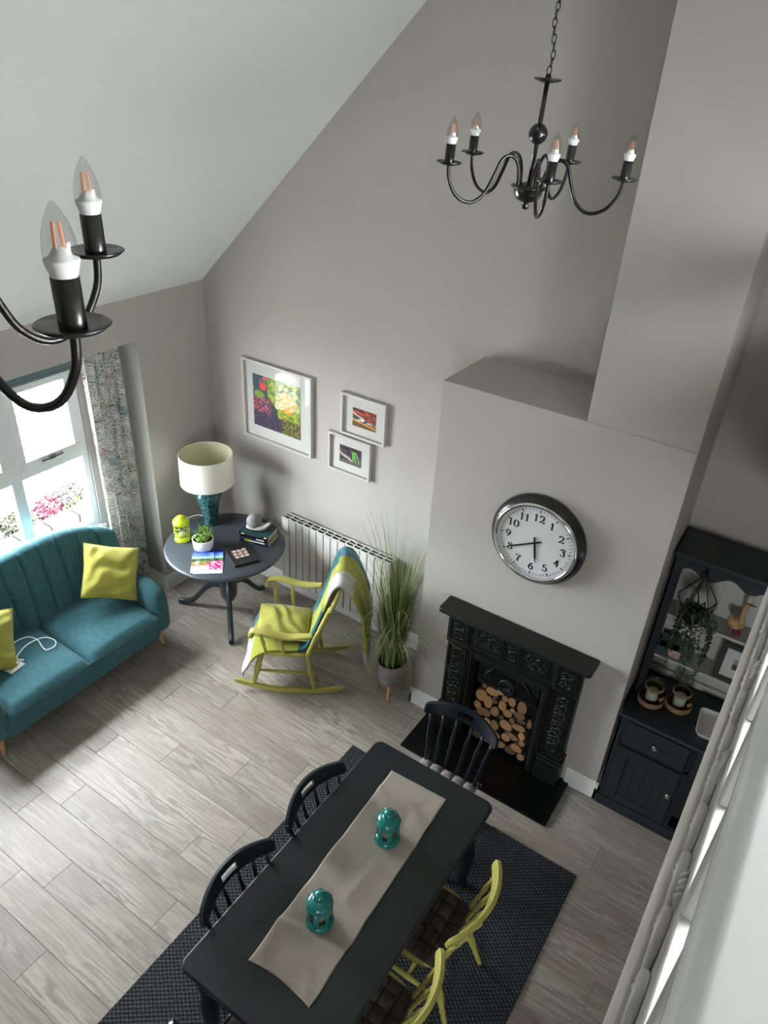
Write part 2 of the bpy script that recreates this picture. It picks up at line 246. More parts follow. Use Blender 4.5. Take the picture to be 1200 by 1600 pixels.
# ------------------------------------------------------------------ mesh helpers
class MB:
    def __init__(s): s.v = []; s.f = []; s.c = None; s.mi = []; s.cur = 0; s.uv = None
    def add(s, vs, fs):
        k = len(s.v); s.v += [tuple(p) for p in vs]; s.f += [tuple(i+k for i in f) for f in fs]; s.mi += [s.cur]*len(fs); return s
    def box(s, x0, x1, y0, y1, z0, z1, T=None):
        vs = [Vector((x, y, z)) for z in (z0, z1) for y in (y0, y1) for x in (x0, x1)]
        if T: vs = [T @ p for p in vs]
        return s.add(vs, [(0, 2, 3, 1), (4, 5, 7, 6), (0, 1, 5, 4), (2, 6, 7, 3), (0, 4, 6, 2), (1, 3, 7, 5)])
    def tube(s, pts, r, n=8, cap=True, closed=False, flat=1.0, up=None):
        pts = [Vector(p) for p in pts]; N = len(pts); rs = r if isinstance(r, (list, tuple)) else [r]*N
        vs = []; prev = None
        for i, p in enumerate(pts):
            if closed: t = pts[(i+1) % N]-pts[i-1]
            else: t = pts[min(i+1, N-1)]-pts[max(i-1, 0)]
            t = t.normalized() if t.length > 1e-9 else Vector((0, 0, 1))
            if prev is None:
                a = Vector(up) if up else (Vector((0, 0, 1)) if abs(t.z) < .9 else Vector((1, 0, 0)))
                u = (a-t*a.dot(t)).normalized()
            else:
                u = (prev-t*prev.dot(t)); u = u.normalized() if u.length > 1e-6 else prev
            prev = u; w = t.cross(u)
            for k in range(n):
                an = 2*PI*k/n; vs.append(p+(u*math.cos(an)*flat+w*math.sin(an))*rs[i])
        fs = []
        for i in range(N if closed else N-1):
            j = (i+1) % N
            for k in range(n):
                l = (k+1) % n; fs.append((i*n+k, i*n+l, j*n+l, j*n+k))
        if cap and not closed: fs += [tuple(range(n-1, -1, -1)), tuple((N-1)*n+k for k in range(n))]
        return s.add(vs, fs)
    def lathe(s, prof, n=24, o=(0, 0, 0), cap=True, sx=1, sy=1, T=None):
        vs = []; o = Vector(o)
        for r, z in prof:
            for k in range(n):
                a = 2*PI*k/n; p = o+Vector((r*math.cos(a)*sx, r*math.sin(a)*sy, z)); vs.append(T @ p if T else p)
        fs = []
        for i in range(len(prof)-1):
            for k in range(n):
                l = (k+1) % n; fs.append((i*n+k, i*n+l, (i+1)*n+l, (i+1)*n+k))
        if cap: fs += [tuple(range(n-1, -1, -1)), tuple((len(prof)-1)*n+k for k in range(n))]
        return s.add(vs, fs)
    def turned(s, a, b, prof, n=10):
        """lathe of (radius, t) along the line a-b"""
        a = Vector(a); b = Vector(b); s.tube([a.lerp(b, t) for r, t in prof], [r for r, t in prof], n); return s
    def loft(s, rings, cap=True, closed=True):
        n = len(rings[0]); vs = [p for r in rings for p in r]; fs = []
        for i in range(len(rings)-1):
            for k in range(n if closed else n-1):
                l = (k+1) % n; fs.append((i*n+k, i*n+l, (i+1)*n+l, (i+1)*n+k))
        if cap and closed: fs += [tuple(range(n-1, -1, -1)), tuple((len(rings)-1)*n+k for k in range(n))]
        return s.add(vs, fs)
    def grid(s, nx, ny, fn, uv=False):
        vs = [fn(i/nx, j/ny) for j in range(ny+1) for i in range(nx+1)]
        fs = [(j*(nx+1)+i, j*(nx+1)+i+1, (j+1)*(nx+1)+i+1, (j+1)*(nx+1)+i) for j in range(ny) for i in range(nx)]
        if uv: s.uv = [(i/nx, j/ny) for j in range(ny+1) for i in range(nx+1)]
        return s.add(vs, fs)
    def prism(s, poly, z0, z1, T=None):
        n = len(poly); vs = [Vector((x, y, z)) for z in (z0, z1) for x, y in poly]
        if T: vs = [T @ p for p in vs]
        return s.add(vs, [tuple(range(n-1, -1, -1)), tuple(range(n, 2*n))]+[(k, (k+1) % n, n+(k+1) % n, n+k) for k in range(n)])
    def build(s, name, m, parent=None, smooth=False, bev=0, solid=0, sub=0, loc=None, rot=None, ms=None):
        me = bpy.data.meshes.new(name); me.from_pydata([tuple(p) for p in s.v], [], s.f)
        for x in (ms or [m]): me.materials.append(x)
        if ms: me.polygons.foreach_set('material_index', s.mi)
        if s.c:
            at = me.color_attributes.new('Col', 'FLOAT_COLOR', 'POINT')
            for i, c in enumerate(s.c): at.data[i].color = (*c, 1)
        if s.uv:
            ul = me.uv_layers.new(name='UVMap')
            for lp in me.loops: ul.data[lp.index].uv = s.uv[lp.vertex_index]
        b = bmesh.new(); b.from_mesh(me); bmesh.ops.recalc_face_normals(b, faces=b.faces); b.to_mesh(me); b.free()
        if smooth: me.shade_smooth() if hasattr(me, 'shade_smooth') else me.polygons.foreach_set('use_smooth', [True]*len(me.polygons))
        o = bpy.data.objects.new(name, me); COL.objects.link(o)
        if parent: o.parent = parent
        if loc: o.location = loc
        if rot: o.rotation_euler = rot
        if solid:
            md = o.modifiers.new('solid', 'SOLIDIFY'); md.thickness = solid; md.offset = 0
        if bev:
            md = o.modifiers.new('bevel', 'BEVEL'); md.width = bev; md.segments = 2; md.limit_method = 'ANGLE'; md.angle_limit = math.radians(40)
            me.polygons.foreach_set('use_smooth', [True]*len(me.polygons)); md.harden_normals = True
        if sub:
            md = o.modifiers.new('sub', 'SUBSURF'); md.levels = sub; md.render_levels = sub
        return o
def tag(o, label=None, cat=None, group=None, kind=None):
    if label: o['label'] = label
    if cat: o['category'] = cat
    if group: o['group'] = group
    if kind: o['kind'] = kind
    return o
def thing(name, label, cat, loc=(0, 0, 0), rz=0, group=None):
    o = bpy.data.objects.new(name, None); COL.objects.link(o); o.location = loc; o.rotation_euler = (0, 0, rz)
    o.empty_display_size = .05; return tag(o, label, cat, group)
def struct(name, mb, m, parent=None, **k):
    o = mb.build(name, m, parent, **k)
    if not parent: o['kind'] = 'structure'
    return o
def copy_tree(o, parent=None):
    c = o.copy(); COL.objects.link(c)
    if parent: c.parent = parent
    for ch in list(o.children): copy_tree(ch, c)
    return c
def bez(pts, n=24, closed=False):
    """Catmull-Rom through the points"""
    P = [Vector(p) for p in pts]; out = []; m = len(P)
    for i in range(m if closed else m-1):
        p0 = P[(i-1) % m] if closed or i else P[0]; p1 = P[i]; p2 = P[(i+1) % m]; p3 = P[(i+2) % m] if closed or i+2 < m else P[-1]
        k = max(2, n//(m if closed else m-1))
        for j in range(k):
            t = j/k; out.append(.5*((2*p1)+(p2-p0)*t+(2*p0-5*p1+4*p2-p3)*t*t+(3*p1-p0-3*p2+p3)*t**3))
    if not closed: out.append(P[-1])
    return out
def rrect(w, h, r, n=5):
    out = []
    for cx, cy, a0 in ((w/2-r, h/2-r, 0), (-w/2+r, h/2-r, PI/2), (-w/2+r, -h/2+r, PI), (w/2-r, -h/2+r, 3*PI/2)):
        for i in range(n+1):
            a = a0+PI/2*i/n; out.append((cx+r*math.cos(a), cy+r*math.sin(a)))
    return out
def nz(x, y=0, z=0): return mnoise.noise(Vector((x, y, z)))
rnd = random.Random(7)

# ================================================================== SETTING
H = 2.714; SL = .972; RX = 3.55; RZ = H+SL*RX; XR = 7.1; YB = -8.2; D = .54
BX0, BX1, FX0, LZ = 2.574, 4.073, 3.477, 2.70          # chimney breast, flue, ledge
# ---- floor: planks
fb = MB().box(-.4, XR, YB, .02, -.06, -.0102); FL = struct('floor', fb, M['soot'])
def plank(x0, x1, ya, yb, cache={}):
    w = round(x1-x0, 3); key = (w,)
    if key not in cache:
        o = MB().box(.0008, w-.0008, -(ya-yb)+.0008, -.0008, -.010, 0).build('floor_plank', M['plank'], FL, bev=.0016); cache[key] = o
    else:
        o = cache[key].copy(); COL.objects.link(o)
    o.location = (x0, ya, 0); return o
JO = {4: 4.264, 5: 2.327, 6: 1.437, 7: 2.305, 8: 1.947, 9: 1.445, 10: 2.316, 11: 2.09, 12: 1.19, 13: 2.302, 14: 1.60, 15: 1.391, 16: 1.93}
PL = 1.29
for r in range(0, 23):
    ya = -.0625-.2055*r+(.2055 if r == 0 else 0)
    ya = -.0625-.2055*(r-0); yb = ya-.2055
    if r == 0:
        ya = -.0625
    j = JO.get(r, rnd.uniform(0, PL))
    x = j-PL*math.ceil((j+.4)/PL)
    while x < 5.6:
        a, b = max(x, -.38), min(x+PL, 5.6)
        if b-a > .02: plank(a, b, ya, yb)
        x += PL
for a, b in ((-.38, 1.0), (1.0, 2.56), (4.08, 5.6)): plank(a, b, 0, -.0625)
struct('floor_rear', MB().box(-.38, XR, YB, -.0625-.2055*23, -.0102, 0), M['plank'])
# ---- walls
def gable(z0=0.0): return None
# gable wall (back): polygon prism in xz
T = Matrix(((1, 0, 0, 0), (0, 0, -1, 0), (0, 1, 0, 0), (0, 0, 0, 1)))   # (x, y, z) -> (x, -z, y)
g = MB().prism([(-.5, -.06), (XR+.2, -.06), (XR+.2, H), (XR, H), (RX, RZ), (0, H), (-.5, H)], -.25, 0, T)
struct('wall_back', g, M['wall'])
# left wall with the deep window recess
RY0, RY1, RH = -.712, -3.30, 2.386
wl = MB()
wl.box(-.45, 0, RY0, 0, 0, H+.1).box(-.45, 0, RY1, RY0, RH, H+.1).box(-.45, 0, -4.6, RY1, 0, H+.1)
wl.box(-.45, -.30, RY1, RY0, 0, .78).box(-.45, -.30, -1.08, RY0, .78, RH).box(-.45, -.30, RY1, -2.98, .78, RH)
wl.box(-.45, -.30, -2.98, -1.08, 2.25, RH)
wl.box(-.45, 0, YB, -4.6, 0, H+.1)
struct('wall_left', wl, M['wall'])
struct('wall_right', MB().box(XR, XR+.2, YB, 0, 0, H), M['wall'])
wr = MB()
wr.prism([(-.5, 2.1), (XR+.2, 2.1), (XR+.2, H), (XR, H), (RX, RZ), (0, H), (-.5, H)], -YB, -YB+.2, T); wr.box(-.5, XR+.2, YB-.2, YB, 0, 1.3).box(-.5, 5.2, YB-.2, YB, 1.3, 2.1).box(6.2, XR+.2, YB-.2, YB, 1.3, 2.1); struct('wall_rear', wr, M['wall'])
# chimney breast with its shoulder ledge
br = MB().box(BX0, BX1, -D, .0, 0, LZ).box(FX0, BX1, -D, 0, LZ, 5.9)
struct('wall_chimney_breast', br, M['wall'], bev=.004)
# sloping ceilings
def slope(xa, za, xb, zb, holes):
    m = MB(); L = Vector((xb-xa, 0, zb-za)); nrm = Vector((-L.z, 0, L.x)).normalized()*.2
    if nrm.z < 0: nrm = -nrm
    ts = sorted({0, 1, *[h[0] for h in holes], *[h[1] for h in holes]}); ys = sorted({YB, 0, *[h[2] for h in holes], *[h[3] for h in holes]})
    for i in range(len(ts)-1):
        for j in range(len(ys)-1):
            tm = (ts[i]+ts[i+1])/2; ym = (ys[j]+ys[j+1])/2
            if any(h[0] < tm < h[1] and h[2] < ym < h[3] for h in holes): continue
            q = [Vector((xa, y, za))+L*t for t, y in ((ts[i], ys[j]), (ts[i+1], ys[j]), (ts[i+1], ys[j+1]), (ts[i], ys[j+1]))]
            m.add(q+[p+nrm for p in q], [(0, 1, 2, 3), (7, 6, 5, 4), (0, 4, 5, 1), (1, 5, 6, 2), (2, 6, 7, 3), (3, 7, 4, 0)])
    return m
struct('ceiling', slope(0, H, RX, RZ, []), M['ceil'])
RL = [(.55, .71, -3.3, -2.2)]
struct('ceiling_right', slope(RX, RZ, XR, H, RL), M['ceil'])
for t0, t1, y0, y1 in RL:
    tm = (t0+t1)/2; x = RX+(XR-RX)*tm; z = RZ-SL*(XR-RX)*tm
    portal(x+.15, (y0+y1)/2, z+.15, (t1-t0)*5.0, (y1-y0), (-1, 0, -1))
portal(-.46, -2.03, 1.52, 1.9, 1.5, (1, 0, 0)); portal(5.7, YB-.21, 1.7, 1.0, .8, (0, 1, 0))
# mezzanine landing along the right
struct('floor_landing', MB().box(4.585, 6.6, YB, 0, 2.33, 3.02), M['wall'], bev=.004)
# baseboards
def board(name, x0, y0, x1, y1, n, h=.15, t=.018):
    """moulded skirting from a to b, n = direction it faces"""
    prof = [(0, 0), (t, 0), (t, h*.68), (t*.75, h*.74), (t*.75, h*.80), (t*.45, h*.88), (t*.3, h*.97), (0, h)]
    r = [[Vector((x+n[0]*d, y+n[1]*d, z)) for d, z in prof] for x, y in ((x0, y0), (x1, y1))]
    return struct(name, MB().loft(r), M['gloss'])
board('baseboard_back', 0.0, 0, BX0, 0, (0, -1)); board('baseboard_alcove', BX1, 0, 4.10, 0, (0, -1))
board('baseboard_breast_left', BX0-.018, -D, 2.80, -D, (0, -1)); board('baseboard_breast_right', 3.86, -D, BX1+.018, -D, (0, -1))
board('baseboard_breast_side', BX0, 0, BX0, -D-.018, (-1, 0)); board('baseboard_breast_alcove', BX1, -.0, BX1, -D-.018, (1, 0))
board('baseboard_left', 0, 0, 0, RY0, (1, 0)); board('baseboard_reveal', -.30, RY0, .018, RY0, (0, -1)); board('baseboard_recess', -.30, RY1, -.30, RY0, (1, 0))
struct('trim_sill', MB().box(-.44, -.285, -3.02, -1.04, .745, .785), M['gloss'], bev=.006)
# ---- window_1
def tagS(o): o['kind'] = 'structure'; return o
WX = -.35
win = bpy.data.objects.new('window_1', None); COL.objects.link(win); win.location = (WX, -2.03, .78); tagS(win)
def wbox(mb, y0, y1, z0, z1, x0=-.03, x1=.03): return mb.box(x0, x1, y0+2.03, y1+2.03, z0-.78, z1-.78)
f = MB(); wbox(f, -2.98, -1.08, .78, .84); wbox(f, -2.98, -1.08, 2.20, 2.25); wbox(f, -1.135, -1.08, .84, 2.20); wbox(f, -2.98, -2.925, .84, 2.20)
f.build('window_frame', M['upvc'], win, bev=.004)
for yc in (-1.71, -2.35): wbox(MB(), yc-.045, yc+.045, .84, 2.20).build('mullion', M['upvc'], win, bev=.004)
bays = ((-1.665, -1.135), (-2.305, -1.755), (-2.925, -2.395))
for i, (a, b) in enumerate(bays):
    wbox(MB(), a, b, 1.46, 1.53).build('transom', M['upvc'], win, bev=.004)
    s = MB(); za, zb = 1.535, 2.195
    for q in ((a+.004, b-.004, za, za+.065), (a+.004, b-.004, zb-.055, zb), (a+.004, a+.055, za+.065, zb-.055), (b-.055, b-.004, za+.065, zb-.055)): wbox(s, *q, -.02, .045)
    so_ = s.build('opening_sash', M['upvc'], win, bev=.004)
    wbox(MB(), a+.055, b-.055, za+.065, zb-.055, .005, .011).build('pane', M['pane'], so_)
    wbox(MB(), a, b, .84, 1.46, .002, .008).build('pane', M['pane'], win)
    h = MB(); yc = (a+b)/2
    wbox(h, yc-.09, yc+.09, za+.028, za+.042, .045, .062); wbox(h, yc-.03, yc+.03, za+.02, za+.05, .045, .055)
    h.build('sash_handle', M['dark'], so_, bev=.003)
# window_2 in the rear wall behind the camera, added to brighten the right-hand floor
w2 = bpy.data.objects.new('window_2', None); COL.objects.link(w2); w2.location = (5.7, YB-.1, 1.3); w2.rotation_euler = (0, 0, PI/2); tagS(w2)
f = MB()
for q in ((-.5, .5, 0, .05), (-.5, .5, .75, .8), (-.5, -.45, .05, .75), (.45, .5, .05, .75)): f.box(-.03, .03, *q)
f.build('window_frame', M['upvc'], w2, bev=.004); MB().box(.0, .006, -.45, .45, .05, .75).build('pane', M['pane'], w2)
# roof windows in the right hand slope
for k, (t0, t1, y0, y1) in enumerate(RL):
    r_ = bpy.data.objects.new('window_%d' % (k+3), None); COL.objects.link(r_); tagS(r_)
    tm = (t0+t1)/2; r_.location = (RX+(XR-RX)*tm, (y0+y1)/2, RZ-SL*(XR-RX)*tm); r_.rotation_euler = (0, math.atan(SL), 0)
    hl = (t1-t0)*math.hypot(XR-RX, RZ-H)/2; hw = (y1-y0)/2; f = MB()
    for q in ((-hl, hl, -hw, -hw+.05), (-hl, hl, hw-.05, hw), (-hl, -hl+.05, -hw+.05, hw-.05), (hl-.05, hl, -hw+.05, hw-.05)): f.box(*q, .02, .12)
    f.build('window_frame', M['gloss'], r_, bev=.004); MB().box(-hl+.05, hl-.05, -hw+.05, hw-.05, .07, .076).build('pane', M['pane'], r_)
# ---- outside
o = MB().box(-14, -.46, -12, 10, -.35, -.12).build('gravel_ground', M['gravel']); tag(o, kind='structure')

# ================================================================== OUTSIDE PLANTING
k0 = thing('stone_kerb', 'pale stone edging of the flower bed outside the window', 'kerb', (-1.75, -1.2, -.12))
for i in range(9):
    MB().box(-.10, .10, -.155, .155, 0, .16+rnd.uniform(-.01, .01)).build('kerb_stone', M['kerb'], k0, bev=.02, loc=(rnd.uniform(-.01, .01), 1.25-i*.325, 0), rot=(0, 0, rnd.uniform(-.03, .03)))
def clump(name, label, cat, x, y, r, h, m, n, seed, leaf=.03):
    rr = random.Random(seed); t = thing(name, label, cat, (x, y, -.12))
    st = MB(); fl = MB()
    for i in range(n):
        a = rr.uniform(0, 2*PI); q = r*math.sqrt(rr.random()); zz = h*rr.uniform(.5, 1)*(1-.4*(q/r)**2); p = Vector((q*math.cos(a), q*math.sin(a), zz))
        if i % 5 == 0: st.tube([(p.x*.3, p.y*.3, 0), p], .004, 4, cap=False)
        for k in range(3):
            d = Vector((rr.gauss(0, 1), rr.gauss(0, 1), rr.gauss(0, 1))).normalized()*leaf; e = d.cross(Vector((rr.gauss(0, 1), rr.gauss(0, 1), 1))).normalized()*leaf*.5
            fl.add([p-d, p+e, p+d, p-e], [(0, 1, 2, 3)])
    tag(fl.build('petals' if 'flower' in name else 'foliage', m, t), kind='stuff'); tag(st.build('stems', M['grass'], t, smooth=True), kind='stuff')
clump('flower_clump', 'bright pink flowers in the bed behind the right pane of the window', 'flowers', -2.0, -.58, .16, .30, M['petalpink'], 300, 1)
clump('leafy_plant', 'yellow green leafy plant between the pink flowers outside', 'plant', -1.98, -.92, .17, .30, M['petalyellow'], 380, 2)
clump('flower_clump', 'pink flowers at the left edge of the window view', 'flowers', -2.0, -1.42, .20, .27, M['petalpink'], 300, 3)
clump('leafy_plant', 'smaller yellow plant behind the window mullion outside', 'plant', -2.15, -1.15, .13, .28, M['petalyellow'], 200, 4)
clump('dried_plant', 'buff seedheads at the end of the flower bed outside', 'plant', -2.05, -.28, .19, .32, M['buffplant'], 300, 5, .022)

# ================================================================== CURTAIN, BLIND
def curt(u, v):
    y = -1.10+u*(.33+.02*v); ph = u*2*PI*4.2
    x = -.20+.035*math.sin(ph+.5*math.sin(3*v))*(1-.25*v)+.01*nz(u*6, v*2)
    return Vector((x, y+.012*math.sin(ph*2+v), 2.33-2.29*v))
c = thing('curtain', 'long off-white curtain with black ink scribbles beside the window', 'curtain', (0, 0, 0))
c.location = (-.20, -.93, .04)
m_ = MB(); m_.grid(70, 40, lambda u, v: curt(u, v)-Vector((-.20, -.93, .04)), uv=True); m_.uv = [(a*1.3, b*7) for a, b in m_.uv]
m_.build('drape', M['curtain'], c, smooth=True)
hk = MB()
for i in range(7): MB().box(-.012, .0, -.17+.05*i, -.16+.05*i, 2.285, 2.345).build('curtain_hook', M['dark'], c)
b_ = thing('roller_blind', 'dark teal roller blind rolled up at the window head', 'blind', (-.25, -2.03, 2.2))
MB().tube([(0, -.93, .14), (0, .93, .14)], .032, 16).build('roller', M['blind'], b_, smooth=True)
MB().box(.028, .032, -.93, .93, .045, .14).build('blind_cloth', M['blind'], b_); MB().box(.02, .038, -.93, .93, .030, .052).build('bottom_bar', M['blind'], b_, bev=.005)
# ================================================================== SOFA
sf = thing('sofa', 'teal velvet two-seat sofa with channelled back under the window', 'sofa', (.15, -1.985, 0))
yc = -1.985
def back_ring(y):
    q = min(1, abs(y-yc)/.80); zt = 1.05-.145*q**3.6; xb = .03+.17*q**2.6; xt = -.135+.13*q**3
    ch = abs(math.sin(PI*(y-yc-.03)/.155)); dd0 = ((y-yc-.03)/.155); dd0 = abs(dd0-round(dd0))*.155; gr = .016*math.exp(-(dd0/.010)**2)+.012*(1-ch)**2; th = .15-.03*q
    if q > .97: th *= .6
    fr = []; zb = .30
    for i in range(13):
        t = i/12; z = zb+(zt-.05-zb)*t; x = xb+(xt+.05-xb)*t+.02*math.sin(PI*t); fr.append((x-gr, z))
    r = .055
    for i in range(1, 7):
        a = PI*i/7; fr.append((xt+.05-th/2+th/2*math.cos(a)-gr*(1-i/7), zt-.05+(r-gr*.5)*math.sin(a)))
    bk = [(xt+.05-th, zt-.05), (xt-th+.02, .7), (xb-.24, .3)]
    return [Vector((x-.15, y-yc, z)) for x, z in fr+bk]
ys = [yc-.80+1.60*i/330 for i in range(331)]
MB().loft([back_ring(y) for y in ys]).build('back', M['teal'], sf, smooth=True)
for s_ in (1, -1):
    R_ = []
    for i in range(21):
        t = i/20; x = -.22+.83*t
        top = .635-.03*(1-t)**2*0-.10*max(0, t-.70)**1.8/.30**1.8; bot = .17
        w = .088*(1-max(0, (t-.9)/.1)**2*.45); sq = 1-max(0, (t-.93)/.07)**2*.18
        ring = []
        zc = (top+bot)/2; hh = (top-bot)/2*sq
        for k in range(24):
            a = 2*PI*k/24; cx, cz = math.cos(a), math.sin(a)
            e = .55
            ring.append(Vector((x-.15, s_*(.715+.012*(t)), 0))+Vector((0, w*math.copysign(abs(cx)**e, cx), zc+hh*math.copysign(abs(cz)**(.75 if cz > 0 else .4), cz))))
        R_.append(ring)
    MB().loft(R_).build('arm', M['teal'], sf, smooth=True, sub=1)
sb = MB().box(-.40+.05, .452, -.68, .68, .155, .375).build('base', M['teal'], sf, bev=.03)
def seat_cush(y0, y1):
    m = MB()
    def f(u, v, top):
        U = 2*u-1; V = 2*v-1; e = (1-abs(U)**5)**.4*(1-abs(V)**7)**.4
        return Vector((-.35+.83*u+.005, y0+(y1-y0)*v, .385+(1 if top else -1)*(.068*e)+(.012*math.cos(U*1.4)*math.cos(V*1.5) if top else 0)))
    m.grid(26, 26, lambda u, v: f(u, v, True)).grid(26, 26, lambda u, v: f(u, v, False)); return m
for a, b in ((-.65, -.003), (.003, .65)): seat_cush(a, b).build('seat_cushion', M['teal'], sf, smooth=True)
for x, y in ((.345, .72), (.345, -.70), (-.28, .68), (-.28, -.68)):
    MB().turned((x, y, .165), (x+(.03 if x > 0 else -.03), y+(.02 if y > 0 else -.02), 0), [(.024, 0), (.022, .3), (.013, 1)], 14).build('leg', M['oak'], sf, smooth=True)
# cushions on the sofa
def cushion(name, label, m, w, loc, rot, th=.075, group=None, seed=0, cat='cushion'):
    t = thing(name, label, cat, loc, 0, group); t.rotation_euler = rot
    mb = MB()
    def f(u, v, s):
        U = 2*u-1; V = 2*v-1; e = max(0, (1-abs(U)**2.6)*(1-abs(V)**2.6))**.55
        pinch = 1-.06*(1-abs(U)*abs(V))*max(abs(U), abs(V))**4
        wr = .013*e*math.sin((U*.62-V*1.0+nz(U*1.1+seed, V*1.1)*.55)*8.5)*(.25+max(0, nz(U*1.6, V*1.6, seed+4)+.3)*1.5)
        return Vector((U*w/2*pinch, V*w/2*pinch, s*(th*e)+(wr if s > 0 else 0)))
    mb.grid(40, 40, lambda u, v: f(u, v, 1)).grid(24, 24, lambda u, v: f(u, v, -1)); mb.build('cover', m, t, smooth=True)
    edge = []
    for k in range(96):
        q = k/24; i = int(q); r = q-i; U, V = ((-1+2*r, -1), (1, -1+2*r), (1-2*r, 1), (-1, 1-2*r))[i]
        pinch = 1-.06*(1-abs(U)*abs(V)); edge.append((U*w/2*pinch, V*w/2*pinch, 0))
    MB().tube(edge, .0045, 6, closed=True).build('piping', m, t, smooth=True)
    return t
def basis(xa, ya):
    x = Vector(xa).normalized(); y = Vector(ya); y = (y-x*y.dot(x)).normalized(); z = x.cross(y); return Matrix((x, y, z)).transposed().to_euler()
cushion('cushion', 'wrinkled lime green velvet cushion at the arm end of the sofa', M['green'], .43, (.238, -1.435, .725), basis((.438, .82, -.368), (-.486, .56, .671)), seed=1)
cushion('cushion', 'lime green cushion cut off by the left edge of the photo', M['green'], .43, (.17, -2.48, .69), basis((.25, .9, -.3), (-.45, .35, .75)), seed=5)
# card and white flex on the seat
MB().box(-.075, .075, -.06, .06, 0, .003).build('white_card', M['paper'], loc=(.28, -2.385, .466), rot=(0, 0, .15))
tag(bpy.data.objects['white_card'], 'square white card under the plugs on the sofa seat', 'card')
cb = thing('charging_cable', 'looped white cable with plugs lying on the sofa seat', 'cable', (.22, -2.3, .469))
P_ = [(.200, -2.345), (.125, -2.29), (.09, -2.22), (.12, -2.14), (.20, -2.115), (.29, -2.14), (.345, -2.14), (.36, -2.08), (.30, -2.04), (.22, -2.07), (.185, -2.15), (.20, -2.23), (.25, -2.33)]
MB().tube(bez([(x-.22, y+2.3, .005+.004*(i % 2)) for i, (x, y) in enumerate(P_)], 90), .0042, 8).build('flex', M['white'], cb, smooth=True)
for (x, y, a) in ((.205, -2.355, .5), (.27, -2.345, -.4)):
    pg = MB().lathe([(.0, 0), (.024, .0), (.027, .012), (.022, .026), (.012, .034), (0, .036)], 18, (0, 0, 0)).build('plug', M['white'], cb, smooth=True, loc=(x-.22, y+2.3, .003), rot=(0, .2, a))
    for dx in (-.011, .011): MB().box(dx-.002, dx+.002, -.04, -.02, .012, .018).build('pin', M['white'], pg)
for (dx, dy) in ((.10, -.02), (.085, .0), (.108, .018)): MB().tube([(dx-.03, dy-.04, .014), (dx, dy-.03, .022)], .007, 8).build('plug_pin', M['white'], cb, smooth=True)

# ================================================================== ROUND TABLE
RTX, RTY = .70, -.625
rt = thing('round_table', 'round slate grey pedestal table in the corner by the sofa', 'table', (RTX, RTY, 0))
MB().lathe([(0, .725), (.47, .725), (.497, .731), (.503, .742), (.497, .754), (.485, .76), (0, .76)], 96, cap=False).build('tabletop', M['slatetop'], rt, smooth=True)
MB().lathe([(0, .69), (.16, .69), (.16, .726), (0, .726)], 32, cap=False).build('top_block', M['slate'], rt, bev=.004)
MB().lathe([(0, .14), (.022, .145), (.05, .17), (.06, .2), (.075, .23), (.078, .40), (.07, .43), (.085, .45), (.085, .47), (.06, .49), (.05, .52), (.065, .6), (.082, .65), (.09, .69), (0, .69)], 32, cap=False).build('pedestal', M['slate'], rt, smooth=True)
for fx, fy in ((.245, -.787), (.985, -.905), (.709, -.200)):
    d = Vector((fx-RTX, fy-RTY, 0)); L = d.length; d.normalize(); nrm = Vector((-d.y, d.x, 0))
    path = [(.06, .34, .075), (.14, .33, .06), (.22, .25, .047), (.30, .14, .040), (.37, .065, .034), (.43, .038, .030), (L+.01, .030, .028)]
    rings = []
    for (q, z, hh) in bez(path, 24):
        ww = .024; c0 = d*q
        rings.append([c0+nrm*(ww*math.cos(a))*(1 if abs(math.cos(a)) > .9 else 1)+Vector((0, 0, z+hh*math.sin(a))) for a in [2*PI*k/14 for k in range(14)]])
    MB().loft(rings).build('leg', M['slate'], rt, smooth=True)
# lamp
lp = thing('table_lamp', 'table lamp with a cream drum shade and mottled teal base', 'lamp', (.372, -.462, .76))
lb = []
for (r, z) in [(.066, 0), (.068, .012), (.062, .03), (.064, .07), (.078, .14), (.096, .21), (.110, .265), (.112, .29), (.100, .325), (.062, .350), (.034, .360)]:
    lb.append([Vector((rr_*math.cos(a), rr_*math.sin(a), z)) for a in [2*PI*k/48 for k in range(48)] for rr_ in [r*(1+.02*math.cos(8*a))]])
MB().loft(lb).build('lamp_base', M['lampglaze'], lp, smooth=True)
MB().lathe([(.034, .36), (.024, .37), (.02, .40), (0, .40)], 20, cap=False).build('neck', M['chrome'], lp, smooth=True)
sz0, sz1, sr = .415, .680, .226
sh = MB().lathe([(sr, sz0), (sr-.004, sz1)], 64, cap=False).build('lamp_shade', M['shade'], lp, smooth=True)
MB().lathe([(sr-.003, sz0+.001), (sr-.007, sz1-.001)], 64, cap=False).build('shade_lining', M['shadein'], sh, smooth=True)
rg = MB(); rg.tube([((sr-.002)*math.cos(a), (sr-.002)*math.sin(a), sz0) for a in [2*PI*k/64 for k in range(64)]], .003, 6, closed=True)
rg.tube([((sr-.006)*math.cos(a), (sr-.006)*math.sin(a), sz1) for a in [2*PI*k/64 for k in range(64)]], .003, 6, closed=True)
rg.build('shade_rim', M['shade'], sh, smooth=True)
sp = MB()
for k in range(3): a = 2*PI*k/3; sp.tube([(.02*math.cos(a), .02*math.sin(a), .44), ((sr-.006)*math.cos(a), (sr-.006)*math.sin(a), .445)], .002, 6)
sp.build('shade_carrier', M['chrome'], lp, smooth=True)
MB().lathe([(.016, .39), (.016, .46), (.0, .46)], 16, cap=False).build('lamp_holder', M['white'], lp, smooth=True)
MB().lathe([(.012, .46), (.022, .485), (.03, .515), (.026, .54), (.01, .555), (0, .556)], 20, cap=False).build('lamp_bulb', M['bulbbase'], lp, smooth=True)
